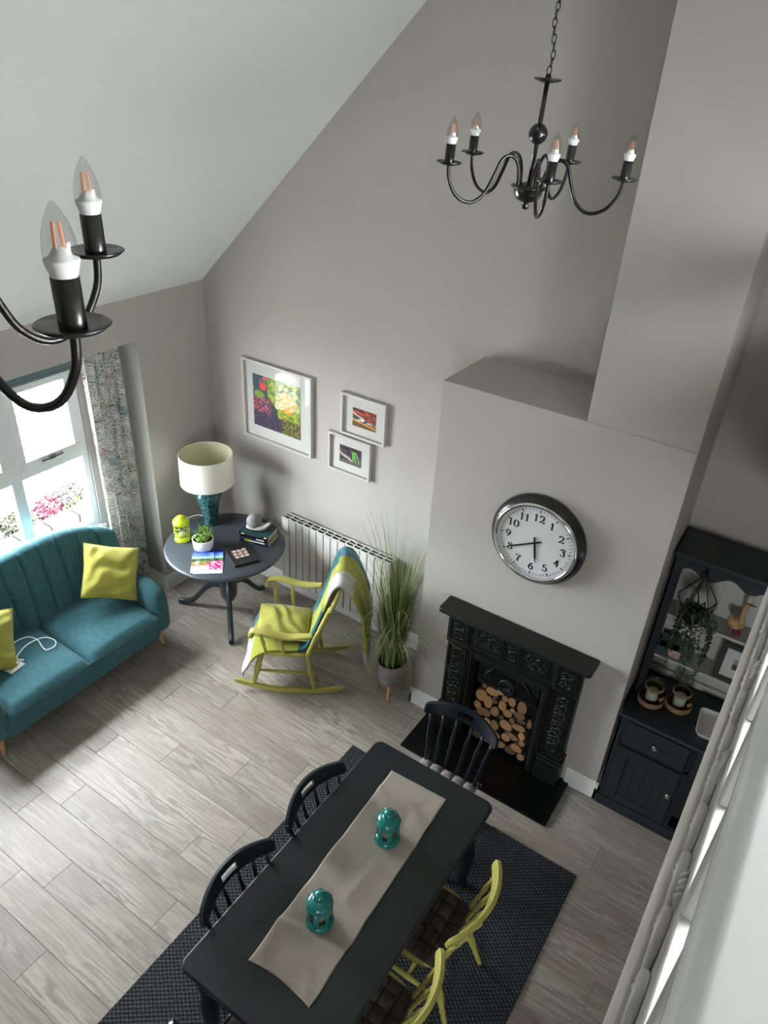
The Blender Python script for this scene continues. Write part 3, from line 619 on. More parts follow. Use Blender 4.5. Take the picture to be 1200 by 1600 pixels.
MB().tube(bez([(-.06, -.01, .004), (-.10, .0, .03), (-.15, -.04, .035), (-.20, -.10, .014), (-.25, -.10, .004)], 20), .003, 6).build('flex', M['white'], lp, smooth=True)
# lime lantern
gl = thing('wire_lantern', 'lime green wire lantern with a tealight on the round table', 'lantern', (.375, -.795, .76))
MB().lathe([(0, 0), (.050, 0), (.052, .008), (.046, .022), (.040, .026), (0, .026)], 32, cap=False).build('lantern_base', M['limebright'], gl, smooth=True)
MB().lathe([(.040, .118), (.053, .122), (.053, .14), (.040, .156), (.024, .160), (.022, .172), (.012, .178), (0, .18)], 32, cap=False).build('lantern_lid', M['limebright'], gl, smooth=True)
wr_ = MB()
for k in range(6): a = 2*PI*k/6; wr_.tube([(.046*math.cos(a), .046*math.sin(a), .02), (.046*math.cos(a), .046*math.sin(a), .122)], .0018, 6)
for z in (.055, .072, .10): wr_.tube([(.048*math.cos(a), .048*math.sin(a), z) for a in [2*PI*k/32 for k in range(32)]], .0018, 6, closed=True)
wr_.build('wire_cage', M['limebright'], gl, smooth=True)
MB().lathe([(.036, .026), (.036, .115)], 32, cap=False).build('glass_cylinder', M['jarglass'], gl, smooth=True)
MB().lathe([(0, .027), (.022, .027), (.022, .045), (0, .045)], 20, cap=False).build('tealight', M['wax'], gl, smooth=True)
# succulents
su = thing('succulent_pot', 'succulents in a low round white pot on the round table', 'plant', (.60, -.775, .76))
MB().lathe([(0, 0), (.052, 0), (.057, .006), (.062, .068), (.059, .07), (.055, .055), (0, .055)], 40, cap=False).build('pot', M['ceram'], su, smooth=True)
MB().lathe([(0, .058), (.055, .056)], 24, cap=False).build('soil', M['soil'], su)
rr = random.Random(3)
for (cx, cy, kind) in [(-.028, -.022, 0), (.012, -.034, 0), (-.006, .0, 0), (.030, -.012, 0), (.028, .022, 1), (-.03, .022, 1), (.0, .034, 1)]:
    lf = MB()
    for k in range(15 if kind == 0 else 11):
        a = k*2.4; t = k/15; ln = (.020+.010*t) if kind == 0 else rr.uniform(.045, .07); el = 1.2-.9*t if kind == 0 else rr.uniform(.6, 1.4)
        d = Vector((math.cos(a)*math.cos(el), math.sin(a)*math.cos(el), math.sin(el))); p = Vector((cx, cy, .062+.012*(1-t)))
        lf.tube([p, p+d*ln*.5, p+d*ln], [.006, .0085 if kind == 0 else .006, .001], 6, flat=.6)
    lf.build('rosette' if kind == 0 else 'spiky_succulent', M['succ'], su, smooth=True)
# printed flat helper
def printed(nx, ny, w, h, fn, z=0):
    mb = MB(); mb.grid(nx, ny, lambda u, v: Vector(((u-.5)*w, (v-.5)*h, z))); mb.c = [srgb(fn(i/nx, j/ny)) for j in range(ny+1) for i in range(nx+1)]; return mb
def mix(a, b, t): t = max(0, min(1, t)); return tuple(x+(y-x)*t for x, y in zip(a, b))
# magazine
def mag(u, v):
    n = nz(u*7, v*9, 1); n2 = nz(u*16, v*16, 4)
    if v > .9: return (28, 30, 120)
    if v > .60:
        c = mix((170, 200, 235), (40, 80, 190), (v-.6)*3.2+n*.3)
        if .70 < v < .84 and .10 < u < .55 and math.sin(u*95+7*math.sin(v*40)) > -.1 and abs((v*25) % 1-.5) < .36: c = (30, 60, 150)
        if .70 < u < .735: c = (20, 25, 40)
        return c
    if v > .46: return (60+40*n, 95+60*n, 60)
    if u > .58 and v > .06: return (225, 30, 110) if n2 < .15 else (250, 200, 220) if u < .9 else (170, 225, 235)
    if (u-.18)**2*4+(v-.42)**2 < .012: return (250, 235, 235)
    if v < .26: return (240, 150, 190) if n2 < .1 else (250, 225, 235)
    return (150, 135, 70) if n < 0 else (95, 110, 50) if n2 < .2 else (235, 90, 120)
mg = thing('magazine', 'glossy magazine with a blue and pink photo cover', 'magazine', (.765, -.895, .76), -.0)
mg.rotation_euler = (0, 0, math.atan2(.168, .184))
MB().box(-.125, .125, -.155, .145, 0, .006).build('pages', M['paper'], mg); printed(60, 72, .25, .29, mag, .0066).build('cover', M['gprint'], mg, loc=(0, 0, 0), solid=.0006)
MB().box(-.10, .13, -.165, -.0, .0, .0025).build('loose_leaf', M['paper'], mg, rot=(0, 0, -.03), loc=(.0, -.005, 0))
# photo book
ab = thing('photo_book', 'square black photo book with nine small pictures on its cover', 'book', (.925, -.665, .76), math.atan2(.19, .103)+.02)
MB().box(-.107, .107, -.148, .148, 0, .022).build('cover', M['ink'], ab, bev=.002); MB().box(-.104, .108, -.146, .145, .003, .019).build('pages', M['paper'], ab)
for i in range(3):
    for j in range(3):
        b = rnd.random(); printed(6, 6, .034, .032, lambda u, v: mix((225, 215, 205), (130, 100, 85), .5+nz(u*3+i*4, v*3+j*5+b)*1.3), 0).build('cover_photo', M['gprint'], ab, loc=(-.052+i*.043, -.042+j*.042, .0228), solid=.0005)
# stack of three books with the snail
bkx, bky, bkr = .872, -.395, math.atan2(.068, .258)
def book(label, w, d, z, h, mc, spine, da=0):
    t = thing('paperback_book', label, 'book', (bkx, bky, .76+z), bkr+da, 'paperbacks stacked on the round table')
    MB().box(-w/2, w/2, -d/2, d/2, h-.002, h).build('cover', mc, t); MB().box(-w/2, w/2, -d/2, d/2, 0, .002).build('back_cover', mc, t)
    MB().box(-w/2+.001, w/2-.002, -d/2+.002, d/2-.001, .002, h-.002).build('pages', M['pages'], t)
    s = printed(48, 12, w, h, spine); s.build('spine', M['gprint'], t, loc=(0, -d/2-.0006, h/2), rot=(PI/2, 0, 0), solid=.001)
def sp1(u, v):
    if .06 < u < .17 and .25 < v < .75 and math.sin(u*190) > -.3: return (225, 190, 150)
    if u > .86 and .5 < v < .85 and u < .94: return (230, 200, 170)
    if .24 < u < .8 and .55 < v < .7: return (70, 80, 85)
    return (14, 26, 30)
def sp2(u, v):
    if .60 < u < .86 and .3 < v < .8 and math.sin(u*150) > -.4: return (220, 220, 215)
    if u < .55 and .2 < v < .4: return (60, 70, 80)
    return (22, 18, 24)
def sp3(u, v):
    if .18 < u < .36 and v > .45: return mix((90, 150, 40), (210, 170, 60), (u-.18)*5)
    if .36 < u < .86 and .62 < v < .9: return (225, 225, 215)
    if .2 < u < .5 and v < .3: return (50, 120, 95)
    return (28, 34, 60)
book('paperback with a green, white and navy spine, bottom of the stack', .27, .185, 0, .038, M['blueteal'], sp3, .02)
book('black paperback with white spine lettering, middle of the stack', .26, .18, .0385, .030, M['ink'], sp2, -.01)
book('dark teal paperback under the stone snail, top of the stack', .27, .185, .069, .032, M['blueteal'], sp1)
sn_ = thing('snail_ornament', 'grey stone snail ornament on the stack of books', 'ornament', (.868, -.400, .861), .35)
MB().loft([[Vector((x, r*math.cos(a), max(0, zc+rz*math.sin(a)))) for a in [2*PI*k/16 for k in range(16)]] for x, r, zc, rz in
    [(-.085, .004, .008, .006), (-.075, .025, .014, .014), (-.04, .043, .02, .02), (.0, .046, .022, .022), (.04, .038, .024, .022), (.066, .024, .035, .022), (.082, .018, .052, .02), (.094, .013, .062, .015), (.102, .004, .066, .006)]]).build('body', M['snailbody'], sn_, smooth=True)
MB().lathe([(0.046, .03), (.052, .045), (.053, .065), (.046, .088), (.032, .104), (.014, .112), (0, .113)], 28, (-.024, 0, 0), cap=False).build('shell', M['stonegrey'], sn_, smooth=True)
MB().tube([((.049-.0008*k)*math.cos(k*.35)-.024, (.049-.0008*k)*math.sin(k*.35), .05+.0012*k) for k in range(40)], .004, 6).build('shell_whorl', M['stonegrey'], sn_, smooth=True)
for s_ in (-1, 1): MB().tube([(.09, .006*s_, .07), (.096, .013*s_, .092)], [.003, .004], 8).build('feeler', M['dark'], sn_, smooth=True)

# ================================================================== RADIATOR
rd = thing('radiator', 'cream panel radiator of tall sections below the pictures', 'radiator', (0, 0, 0)); rd.location = (.89, -.1, .16)
nsec = 15; sw = (2.03-.89)/nsec
o0 = None
for i in range(nsec):
    if o0 is None:
        MB().box(.002, nsec*sw-.002, -.003, .0, .005, .675).build('gap_shade', M['dark'], rd)  # dark sheet behind the sections, shade of the gaps put into its colour
        o0 = MB().box(.0045, sw-.0045, -.012, .0, 0, .68).box(sw/2-.004, sw/2+.004, 0, .07, .02, .66).build('radiator_section', M['rad'], rd, bev=.003)
    else: o = o0.copy(); COL.objects.link(o); o.location = (i*sw, 0, 0)
gr = MB().box(0, nsec*sw, -.012, -.004, .684, .694).box(0, nsec*sw, .066, .078, .684, .694)
for i in range(nsec+1): gr.box(max(0, i*sw-.008), min(nsec*sw, i*sw+.008), -.006, .07, .684, .692)
gr.box(0, nsec*sw, .028, .036, .684, .691)
gr.build('top_grille', M['rad'], rd, bev=.0015)
MB().box(.004, nsec*sw-.004, .006, .064, .60, .672).build('gap_shade', M['dark'], rd)  # dark block under the grille, inner shade painted in
MB().box(-.006, 0, -.012, .078, 0, .69).build('side_panel', M['rad'], rd, bev=.002); MB().box(nsec*sw, nsec*sw+.006, -.012, .078, 0, .69).build('side_panel', M['rad'], rd, bev=.002)
for x in (.15, .95): MB().box(x, x+.03, .07, .095, .1, .6).build('bracket', M['rad'], rd)

# ================================================================== PICTURES
def picture(label, x0, x1, z0, z1, fw, ax0, ax1, az0, az1, art, nx, ny):
    t = thing('framed_picture', label, 'picture', ((x0+x1)/2, 0, (z0+z1)/2), 0, 'framed pictures over the radiator'); w = (x1-x0)/2; h = (z1-z0)/2
    f = MB()
    for q in ((-w, w, h-fw, h), (-w, w, -h, -h+fw), (-w, -w+fw, -h+fw, h-fw), (w-fw, w, -h+fw, h-fw)): f.box(q[0], q[1], -.04, -.002, q[2], q[3])
    f.build('frame', M['frame'], t, bev=.002)
    MB().box(-w+fw, w-fw, -.014, -.004, -h+fw, h-fw).build('mount', M['mount'], t)
    MB().box(-w+fw+.001, w-fw-.001, -.026, -.024, -h+fw+.001, h-fw-.001).build('glass', M['picglass'], t)
    aw, ah = ax1-ax0, az1-az0
    p = printed(nx, ny, aw, ah, art); p.build('print', M['print'], t, loc=((ax0+ax1)/2-t.location.x, -.0155, (az0+az1)/2-t.location.z), rot=(PI/2, 0, 0), solid=.001)
def art1(u, v):
    n = nz(u*5, v*5, 2); m = nz(u*13, v*13, 6); k = nz(u*24, v*24, 9)
    c = mix((18, 24, 46), (30, 60, 60), .5+n)
    if u < .32 and v > .62: c = (18, 55, 70) if n < .1 else (30, 95, 60) if m < .1 else (190, 35, 50)
    if (u-.22)**2+(v-.80)**2 < .006: c = (205, 40, 45)
    if (u-.13)**2+(v-.63)**2*2 < .012: c = (110, 150, 30)
    if u < .38 and .25 < v < .58 and k > .0: c = (190, 75, 120) if m > 0 else (150, 60, 70)
    if u+v > .95 and u > .32: c = mix((60, 110, 20), (170, 170, 30), .5+m*1.4)
    if (u-.72)**2+(v-.62)**2*.8 < .03: c = mix((245, 180, 20), (230, 110, 20), .5+k*1.5)
    if (u-.62)**2+(v-.36)**2 < .012: c = mix((200, 170, 30), (90, 130, 20), .5+k*2)
    if v < .28+.3*u*0 and u < .75: c = mix((24, 26, 50), (90, 60, 100), .25+k*1.3)
    if u > .6 and v < .3: c = mix((60, 40, 40), (120, 130, 30), .5+k*1.6)
    return c
def art2(u, v):
    n = nz(u*4, v*7, 3); m = nz(u*12, v*12, 5)
    if v > .5+.12*math.sin(u*6): c = mix((190, 60, 30), (60, 20, 20), .5+n*1.6+m*.5)
    elif v > .3: c = (30, 70, 70) if n < .1 else (190, 190, 175)
    else: c = mix((150, 60, 20), (40, 80, 30), .5+m*1.8)
    if abs(v-.34+.2*u) < .035: c = (225, 140, 50)
    if abs(v-.72+.5*u) < .03 and u < .5: c = (225, 215, 200)
    if (u-.45)**2+(v-.42)**2 < .004: c = (230, 230, 220)
    return c
def art3(u, v):
    n = nz(u*6, v*6, 7); m = nz(u*15, v*15, 8)
    c = mix((35, 35, 45), (90, 80, 85), .5+n)
    if v > .75: c = (30, 28, 34) if m < .1 else (90, 70, 90)
    if abs(v-.55+.55*u) < .07+.03*n and u < .6: c = (190, 165, 155)
    for q in (.62, .7, .8):
        if abs(u-q-.18*(.6-v)*(q-.6)*8) < .028 and v < .8: c = (110, 190, 70)
    if v < .2: c = mix((60, 50, 55), (120, 120, 115), .5+m)
    return c
picture('large square framed print of colourful flowers', .420, 1.155, 1.478, 2.181, .022, .523, 1.030, 1.600, 2.060, art1, 90, 90)
picture('small framed red and orange landscape print, upper right of three', 1.443, 1.857, 1.812, 2.155, .020, 1.545, 1.762, 1.90, 2.05, art2, 60, 42)
picture('small framed print of green leaves on grey, lower middle', 1.328, 1.736, 1.462, 1.794, .020, 1.430, 1.640, 1.55, 1.70, art3, 60, 42)

# ================================================================== CLOCK
ck = thing('wall_clock', 'round black wall clock with a chrome rim over the fireplace', 'clock', (3.340, -D, 1.873))
RX90 = Matrix.Rotation(PI/2, 4, 'X')
def zl(prof, n=72): return MB().lathe(prof, n, cap=False, T=RX90)
zl([(0, 0), (.285, 0), (.305, .008), (.306, .03), (.296, .048), (.278, .064), (.270, .070), (.262, .070)]).build('case', M['blackmetal'], ck, smooth=True)
zl([(.270, .066), (.268, .078), (.260, .084), (.250, .082), (.246, .072), (.244, .060)]).build('chrome_rim', M['chrome'], ck, smooth=True)
zl([(0, .060), (.246, .060)]).build('face', M['clockface'], ck)
zl([(.246, .073), (.13, .0735), (0, .074)]).build('glass', M['picglass'], ck, smooth=True)
GL = {'0': [[(.5, 1), (.15, .85), (.05, .5), (.15, .15), (.5, 0), (.85, .15), (.95, .5), (.85, .85), (.5, 1)]], '1': [[(.2, .84), (.5, 1), (.5, 0)], [(.2, 0), (.8, 0)]],
 '2': [[(.1, .75), (.25, .97), (.6, 1), (.88, .8), (.8, .5), (.4, .2), (.05, .02), (.5, .05), (.95, .02), (.98, .2)]],
 '3': [[(.1, .82), (.35, 1), (.7, .97), (.82, .75), (.65, .55), (.4, .52)], [(.4, .52), (.75, .47), (.95, .25), (.7, .02), (.35, .0), (.05, .15)]],
 '4': [[(.68, 0), (.68, 1), (.02, .3), (.98, .3)], [(.45, 0), (.9, 0)]], '5': [[(.88, 1), (.3, .97), (.2, .55), (.55, .62), (.9, .45), (.9, .2), (.6, 0), (.3, .0), (.05, .12)]],
 '6': [[(.85, .98), (.45, .85), (.15, .5), (.1, .22), (.35, .0), (.7, .0), (.92, .22), (.8, .5), (.5, .58), (.18, .42)]], '7': [[(.05, .85), (.1, 1), (.95, 1), (.5, .5), (.38, 0)]],
 '8': [[(.5, .54), (.2, .68), (.2, .9), (.5, 1), (.8, .9), (.8, .68), (.5, .54), (.12, .36), (.1, .12), (.5, 0), (.9, .12), (.88, .36), (.5, .54)]],
 '9': [[(.15, .02), (.55, .15), (.85, .5), (.9, .78), (.65, 1), (.3, 1), (.08, .78), (.2, .5), (.5, .42), (.82, .58)]]}
def glyph(mb, ch, x, z, w, h, wt, y):
    """pen strokes: thick on the vertical, thin on the horizontal, as a serif numeral is"""
    for st in GL[ch]:
        sharp = ch in '147' ; pts = [Vector((p[0], p[1], 0)) for p in st]
        P = pts if sharp or (ch == '1') else bez(pts, 30)
        Q = [Vector((x+p.x*w, 0, z+p.y*h)) for p in P]; vs = []; fs = []
        for i in range(len(Q)-1):
            d = Q[i+1]-Q[i]
            if d.length < 1e-6: continue
            d.normalize(); t = wt*(.28+.72*abs(d.z)**1.3)/2; nn = Vector((-d.z, 0, d.x))*t; e = d*wt*.12
            k = len(vs); vs += [Q[i]+nn-e, Q[i]-nn-e, Q[i+1]-nn+e, Q[i+1]+nn+e]; fs.append((k, k+1, k+2, k+3))
        k = len(vs); mb.add([p+Vector((0, y, 0)) for p in vs]+[p+Vector((0, y-.0012, 0)) for p in vs], fs+[tuple(i+k for i in f[::-1]) for f in fs])
for n_ in range(1, 13):
    a = n_*PI/6; s = str(n_); hh = .046; w = .030; adv = .034
    cx, cz = .178*math.sin(a), .172*math.cos(a); mb = MB()
    for i, ch in enumerate(s): glyph(mb, ch, cx-(adv*len(s)-.004)/2+i*adv, cz-hh/2, w*(.75 if ch == '1' else 1), hh, .010, -.0605)
    mb.build('numeral', M['ink'], ck)
tk = MB()
for k in range(60):
    a = k*PI/30; L_, w_ = (.020, .0028) if k % 5 == 0 else (.012, .0011)
    T_ = Matrix.Rotation(a, 4, 'Y'); tk.box(-w_, w_, -.0625, -.0605, .232-L_, .232, T_)
tk.build('minute_track', M['ink'], ck)
def hand(a, L_, w, tail): return MB().prism([(-w, -tail), (w, -tail), (w*1.1, L_*.7), (0, L_), (-w*1.1, L_*.7)], .0645, .067, RX90 @ Matrix.Rotation(-a, 4, 'Z'))
hand(math.radians(241), .205, .0048, .045).build('minute_hand', M['ink'], ck); hand(math.radians(170), .140, .0062, .04).build('hour_hand', M['ink'], ck)
zl([(0, .071), (.010, .071), (.010, .063), (0, .063)], 20).build('hub', M['ink'], ck)

# ================================================================== POTTED GRASS
pgx, pgy = 2.385, -.575
pg_ = thing('potted_grass', 'tall ornamental grass in a grey pot on wooden legs beside the chimney breast', 'plant', (pgx, pgy, 0))
MB().lathe([(0, .165), (.102, .165), (.108, .172), (.122, .36), (.122, .365), (.112, .365), (.110, .33), (0, .33)], 44, cap=False).build('pot', M['concrete'], pg_, smooth=True)
MB().lathe([(0, .335), (.111, .333)], 24, cap=False).build('soil', M['soil'], pg_)
for k in range(3):
    a = .5+2*PI*k/3-1.6; MB().turned((.075*math.cos(a), .075*math.sin(a), .17), (.10*math.cos(a), .10*math.sin(a), 0), [(.017, 0), (.011, 1)], 12).build('leg', M['oak'], pg_, smooth=True)
def blade(rr, L, lean, droop, w, a=None):
    a = rr.uniform(0, 2*PI) if a is None else a; d = Vector((math.cos(a), math.sin(a), 0)); s = Vector((-d.y, d.x, 0)); base = d*rr.uniform(0, .07)+s*rr.uniform(-.03, .03)
    n = 12; vs = []; p = base+Vector((0, 0, .33)); el = PI/2-lean
    for i in range(n+1):
        t = i/n; ww = w*(1-t**2*.93); vs += [p-s*ww, p+s*ww]; el2 = el-droop*t**1.8
        p = p+(d*math.cos(el2)+Vector((0, 0, math.sin(el2))))*(L/n)
    return vs, [(2*i, 2*i+1, 2*i+3, 2*i+2) for i in range(n)]
rg_ = random.Random(21); protos = []
def clear(vs, rz=0, ox=0, oy=0):
    c_, s_ = math.cos(rz), math.sin(rz)
    for p in vs:
        x, y = pgx+ox+p.x*c_-p.y*s_, pgy+oy+p.x*s_+p.y*c_
        if y > -.015 or (x > BX0-.03 and y > -D-.03) or (x > 2.78 and y > -.72 and p.z < 1.2) or p.z < .02: return False
        if x < 2.08 and .3 < p.z < 1.1: return False
    return True
kinds = [(M['grass'], .75, 1.25), (M['grassdry'], .8, 1.35), (M['grassdark'], .65, 1.05)]
for i in range(24):
    mt_, l0, l1 = kinds[i % 3]
    while True:
        vs, fs = blade(rg_, rg_.uniform(l0, l1), rg_.uniform(.0, .16), rg_.uniform(.15, 1.1) if i % 4 else rg_.uniform(1.5, 2.8), rg_.uniform(.0020, .0036))
        if clear(vs): break
    o = MB().add(vs, fs).build('grass_blade', mt_, pg_, smooth=True); protos.append((o, vs))
made = 0
for i in range(4000):
    if made >= 180: break
    o_, vs = protos[i % 24]; rz = rg_.uniform(0, 2*PI); ox, oy = rg_.uniform(-.02, .02), rg_.uniform(-.02, .02)
    if not clear(vs, rz, ox, oy): continue
    o = o_.copy(); COL.objects.link(o); o.rotation_euler = (0, 0, rz); o.location = (ox, oy, 0); made += 1
made = 0
while made < 90:
    vs, fs = blade(rg_, rg_.uniform(.7, 1.25), rg_.uniform(.12, .42), rg_.uniform(.9, 2.6), rg_.uniform(.0018, .0030))
    if not clear(vs): continue
    MB().add(vs, fs).build('grass_blade', (M['grass'], M['grassdry'], M['grass'])[made % 3], pg_, smooth=True); made += 1
for mt_ in (M['grass'], M['grassdark'], M['grassdry']):
    mb = MB(); k = 0
    while k < 170:
        vs, fs = blade(rg_, rg_.uniform(.45, 1.0), rg_.uniform(.0, .2), rg_.uniform(.1, .8), rg_.uniform(.0018, .003))
        if clear(vs): mb.add(vs, fs); k += 1
    tag(mb.build('grass_tuft', mt_, pg_, smooth=True), kind='stuff')

# ================================================================== ROCKING CHAIR
F_ = Vector((-.857, -.515, 0)); rk_rz = math.atan2(-F_.x, F_.y)
rk = thing('rocking_chair', 'lime painted wooden rocking chair with turned spindles by the radiator', 'chair', (1.61, -.845, 0), rk_rz)
LM = M['lime']; TP = [(.016, 0), (.022, .12), (.024, .2), (.016, .24), (.023, .27), (.016, .3), (.022, .34), (.026, .5), (.022, .66), (.015, .7), (.021, .73), (.015, .76), (.02, .8), (.014, 1)]
for s_ in (-1, 1):
    x = s_*.24; prof = []
    for i in range(25):
        t = i/24; y = -.44+.86*t; zc = .045+ (abs(y+.02)/.44)**2*.075; prof.append((y, zc))
    rings = [[Vector((x+dx, y, z+dz)) for dx, dz in ((-.013, -.022+.008*(i in (0, 24))), (.013, -.022+.008*(i in (0, 24))), (.013, .022-.012*(i in (0, 24))), (-.013, .022-.012*(i in (0, 24))))] for i, (y, z) in enumerate(prof)]
    MB().loft([[p-Vector((0, 0, .023)) for p in r] for r in rings]).build('rocker', LM, rk, bev=.004)
    MB().turned((s_*.20, .20, .40), (x, .27, .065), TP, 12).build('leg', LM, rk, smooth=True)
    MB().turned((s_*.20, -.15, .40), (x, -.21, .055), TP, 12).build('leg', LM, rk, smooth=True)
    MB().turned((s_*.224, .235, .20), (s_*.224, -.18, .20), [(.009, 0), (.013, .4), (.016, .5), (.013, .6), (.009, 1)], 10).build('stretcher', LM, rk, smooth=True)
    # arm: flat S board ending in a scroll
    path = [(.31, -.20, .665), (.315, -.12, .655), (.325, -.02, .65), (.33, .08, .672), (.325, .17, .690), (.315, .235, .682), (.31, .262, .655)]
    rings = []
    for q, p in enumerate(bez(path, 30)):
        t = q/29; w = .026+.014*math.sin(PI*min(1, t*1.1)); h = .014+.006*(t > .8)
        rings.append([Vector((s_*p.x+w*math.cos(a), p.y, p.z+h*math.sin(a))) for a in [2*PI*k/12 for k in range(12)]])
    MB().loft(rings).build('arm', LM, rk, smooth=True)
    MB().tube([(s_*.31-.036, .250, .652), (s_*.31+.036, .250, .652)], .021, 14).build('arm_scroll', LM, rk, smooth=True)
    for y in (.17, .03): MB().turned((s_*.255, y-.01, .415), (s_*.318, y+.015, .66), [(.011, 0), (.013, .1), (.011, .14), (.014, .2), (.011, .24), (.014, .34), (.017, .6), (.011, .9), (.010, 1)], 10).build('arm_spindle', LM, rk, smooth=True)
    MB().turned((s_*.25, -.155, .41), (s_*.315, -.335, .945), [(.015, 0), (.018, .15), (.014, .2), (.019, .25), (.021, .45), (.015, .52), (.019, .58), (.016, .9), (.014, 1)], 12).build('back_post', LM, rk, smooth=True)
for x in (-.17, -.085, 0, .085, .17): MB().turned((x, -.185, .41), (x*1.15, -.365, .93), [(.009, 0), (.012, .3), (.009, .5), (.013, .7), (.009, 1)], 8).build('back_spindle', LM, rk, smooth=True)
MB().prism(rrect(.54, .47, .12, 6), .395, .432).build('seat', LM, rk, bev=.012).location = (0, .015, 0)
def crest(u, v, y0, bow, w, z0, h, lean=.0, arch=.25):
    x = (u*2-1)*w; e = abs(u*2-1); hh = h*(1-arch*e**2.2) if e < .93 else h*(1-arch*e**2.2)*(1-((e-.93)/.07)**2*.45)
    zz = (v-.5)*hh; return Vector((x, y0-bow*(1-e*e)+lean*zz, z0+zz+ (1-e*e)*.018))
MB().grid(36, 6, lambda u, v: crest(u, v, -.345, .05, .35, .965, .15, -.3)).build('crest_rail', LM, rk, smooth=True, solid=.024)
# throw draped over the chair, and the cushion
tw = thing('throw_blanket', 'lime, teal and grey throw draped over the rocking chair', 'blanket', (1.61, -.845, 0), rk_rz)
TPATH = [(.345, .235), (.335, .30), (.305, .385), (.25, .447), (.12, .45), (-.05, .448), (-.135, .47), (-.20, .62), (-.26, .80), (-.295, .92), (-.325, 1.02), (-.375, 1.075), (-.445, 1.04), (-.50, .92), (-.545, .75), (-.57, .55), (-.58, .36)]
TB = bez([Vector((0, y, z)) for y, z in TPATH], 80)
def throw(u, v):
    q = v*(len(TB)-1); i = min(int(q), len(TB)-2); p = TB[i].lerp(TB[i+1], q-i)
    front = max(0, 1-v/.22); backh = max(0, (v-.66)/.34)
    w0 = .50-.02*front+.10*backh; x = (u-.5)*w0+.03*backh-.03*front
    y = p.y; z = p.z; side = max(0, (.26-u)/.26)*math.exp(-((v-.14)/.09)**2); x -= .055*side; z -= .085*side
    fold = .018*math.sin(u*9+v*5)*(.4+backh*1.6)+.010*nz(u*5, v*8, 3)
    if v > .62: y -= abs(fold)*1.2; x += .02*math.sin(v*11)
    else: z += max(0, fold)*(.5)
    if v > .72: x = x+.10*(v-.72)
    if front > 0: z += -.05*front*abs(u-.5)*2*(1 if u < .5 else .0)+.0; y += .012*math.sin(u*14)*front
    if .55 < v < .70: bulge = math.sin((v-.55)/.15*PI); y += 0; x *= 1+.04*bulge
    return Vector((x, y, z))
m_ = MB(); NX, NY = 44, 110; m_.grid(NX, NY, throw); cc = []
for j in range(NY+1):
    for i in range(NX+1):
        u, v = i/NX, j/NY; n = nz(u*3, v*3, 9)*.04     # u: left of sitter (near) .. right (far)
        c = (150, 152, 62)
        if u > .76+n: c = (66, 112, 130)
        if u > .62+n and .42 < v < .66: c = (18, 84, 94)
        if u < .22+n and .33 < v < .52: c = (16, 74, 84)
        if v < .09+n and u < .70: c = (176, 176, 180)
        if u < .30+n and .05 < v < .17: c = (176, 176, 180)
        if u < .36+n and .57 < v < .78: c = (178, 176, 178)
        if v > .955: c = (178, 176, 178)
        if v > .90 and u > .84: c = (178, 176, 178)
        cc.append(srgb(c))
m_.c = cc; m_.build('cloth', M['throw'], tw, smooth=True, solid=.014)
fr_ = MB()
for i in range(30):
    p = throw(i/29, 1.0); fr_.tube([p, p+Vector((.004*math.sin(i*3), .0, -.03))], .0035, 5)
    p = throw(i/29*.6, 0.0); fr_.tube([p, p+Vector((.004*math.sin(i*3), .0, -.02))], .0035, 5)
tag(fr_.build('fringe', M['paper'], tw, smooth=True), kind='stuff')
cushion('cushion', 'pale lime cushion lying on the rocking chair throw', M['green'], .42, (1.61+F_.x*.06-.0, -.845+F_.y*.06, .515), (.0, .0, rk_rz+.1), th=.062, seed=9)
bpy.data.objects['cushion.002'].rotation_euler = (.10, .05, rk_rz+.06)
gl.scale = (1.32, 1.32, 1.32); su.scale = (1.42, 1.42, 1.42); sn_.scale = (1.22, 1.22, 1.22)

# ================================================================== FIREPLACE
fp = thing('fireplace', 'black cast iron fireplace with floral relief and a mantel shelf', 'fireplace', (3.34, -D, 0)); IR = M['iron']
def fbx(name, *b, m=IR, bev=.004, parent=fp): return MB().box(*b).build(name, m, parent, bev=bev)
mt = MB().prism([(-.545, -.155), (-.53, -.172), (.53, -.172), (.545, -.155), (.545, 0), (-.545, 0)], 1.135, 1.175).build('mantel_shelf', IR, fp, bev=.012)
cv = MB()
for z0, z1, w, d in ((1.118, 1.136, .525, .150), (1.100, 1.119, .508, .128), (1.080, 1.101, .495, .110)): cv.box(-w, w, -d, 0, z0, z1)
cv.build('mantel_moulding', IR, fp, bev=.006)
# surround built around an open firebox
fbx('surround_frieze', -.48, .48, -.085, 0, .86, 1.08)
for s_ in (-1, 1):
    fbx('pilaster', min(s_*.30, s_*.48), max(s_*.30, s_*.48), -.085, 0, .02, .862)
    fbx('plinth', min(s_*.315, s_*.492), max(s_*.315, s_*.492), -.115, 0, .02, .225, bev=.008)
    fbx('plinth_cap', min(s_*.310, s_*.495), max(s_*.310, s_*.495), -.105, -.05, .225, .25, bev=.006)
    fbx('corner_cap', min(s_*.31, s_*.488), max(s_*.31, s_*.488), -.10, -.08, .862, 1.08, bev=.006)
    # inner splayed cheek
    c = MB(); xs = (s_*.30, s_*.265, s_*.235)
    c.loft([[Vector((xs[0], -.085, z)), Vector((xs[1], -.095, z)), Vector((xs[2], -.045, z)), Vector((xs[2]*.97, .0, z)), Vector((xs[0], .0, z))] for z in (.02, .86)]).build('cheek', IR, fp, bev=.003)
    mo = MB(); mo.box(min(s_*.275, s_*.292), max(s_*.275, s_*.292), -.104, -.09, .06, .85); mo.box(min(s_*.30, s_*.306), max(s_*.30, s_*.306), -.10, -.084, .25, .86); mo.build('moulding', IR, fp, bev=.004)
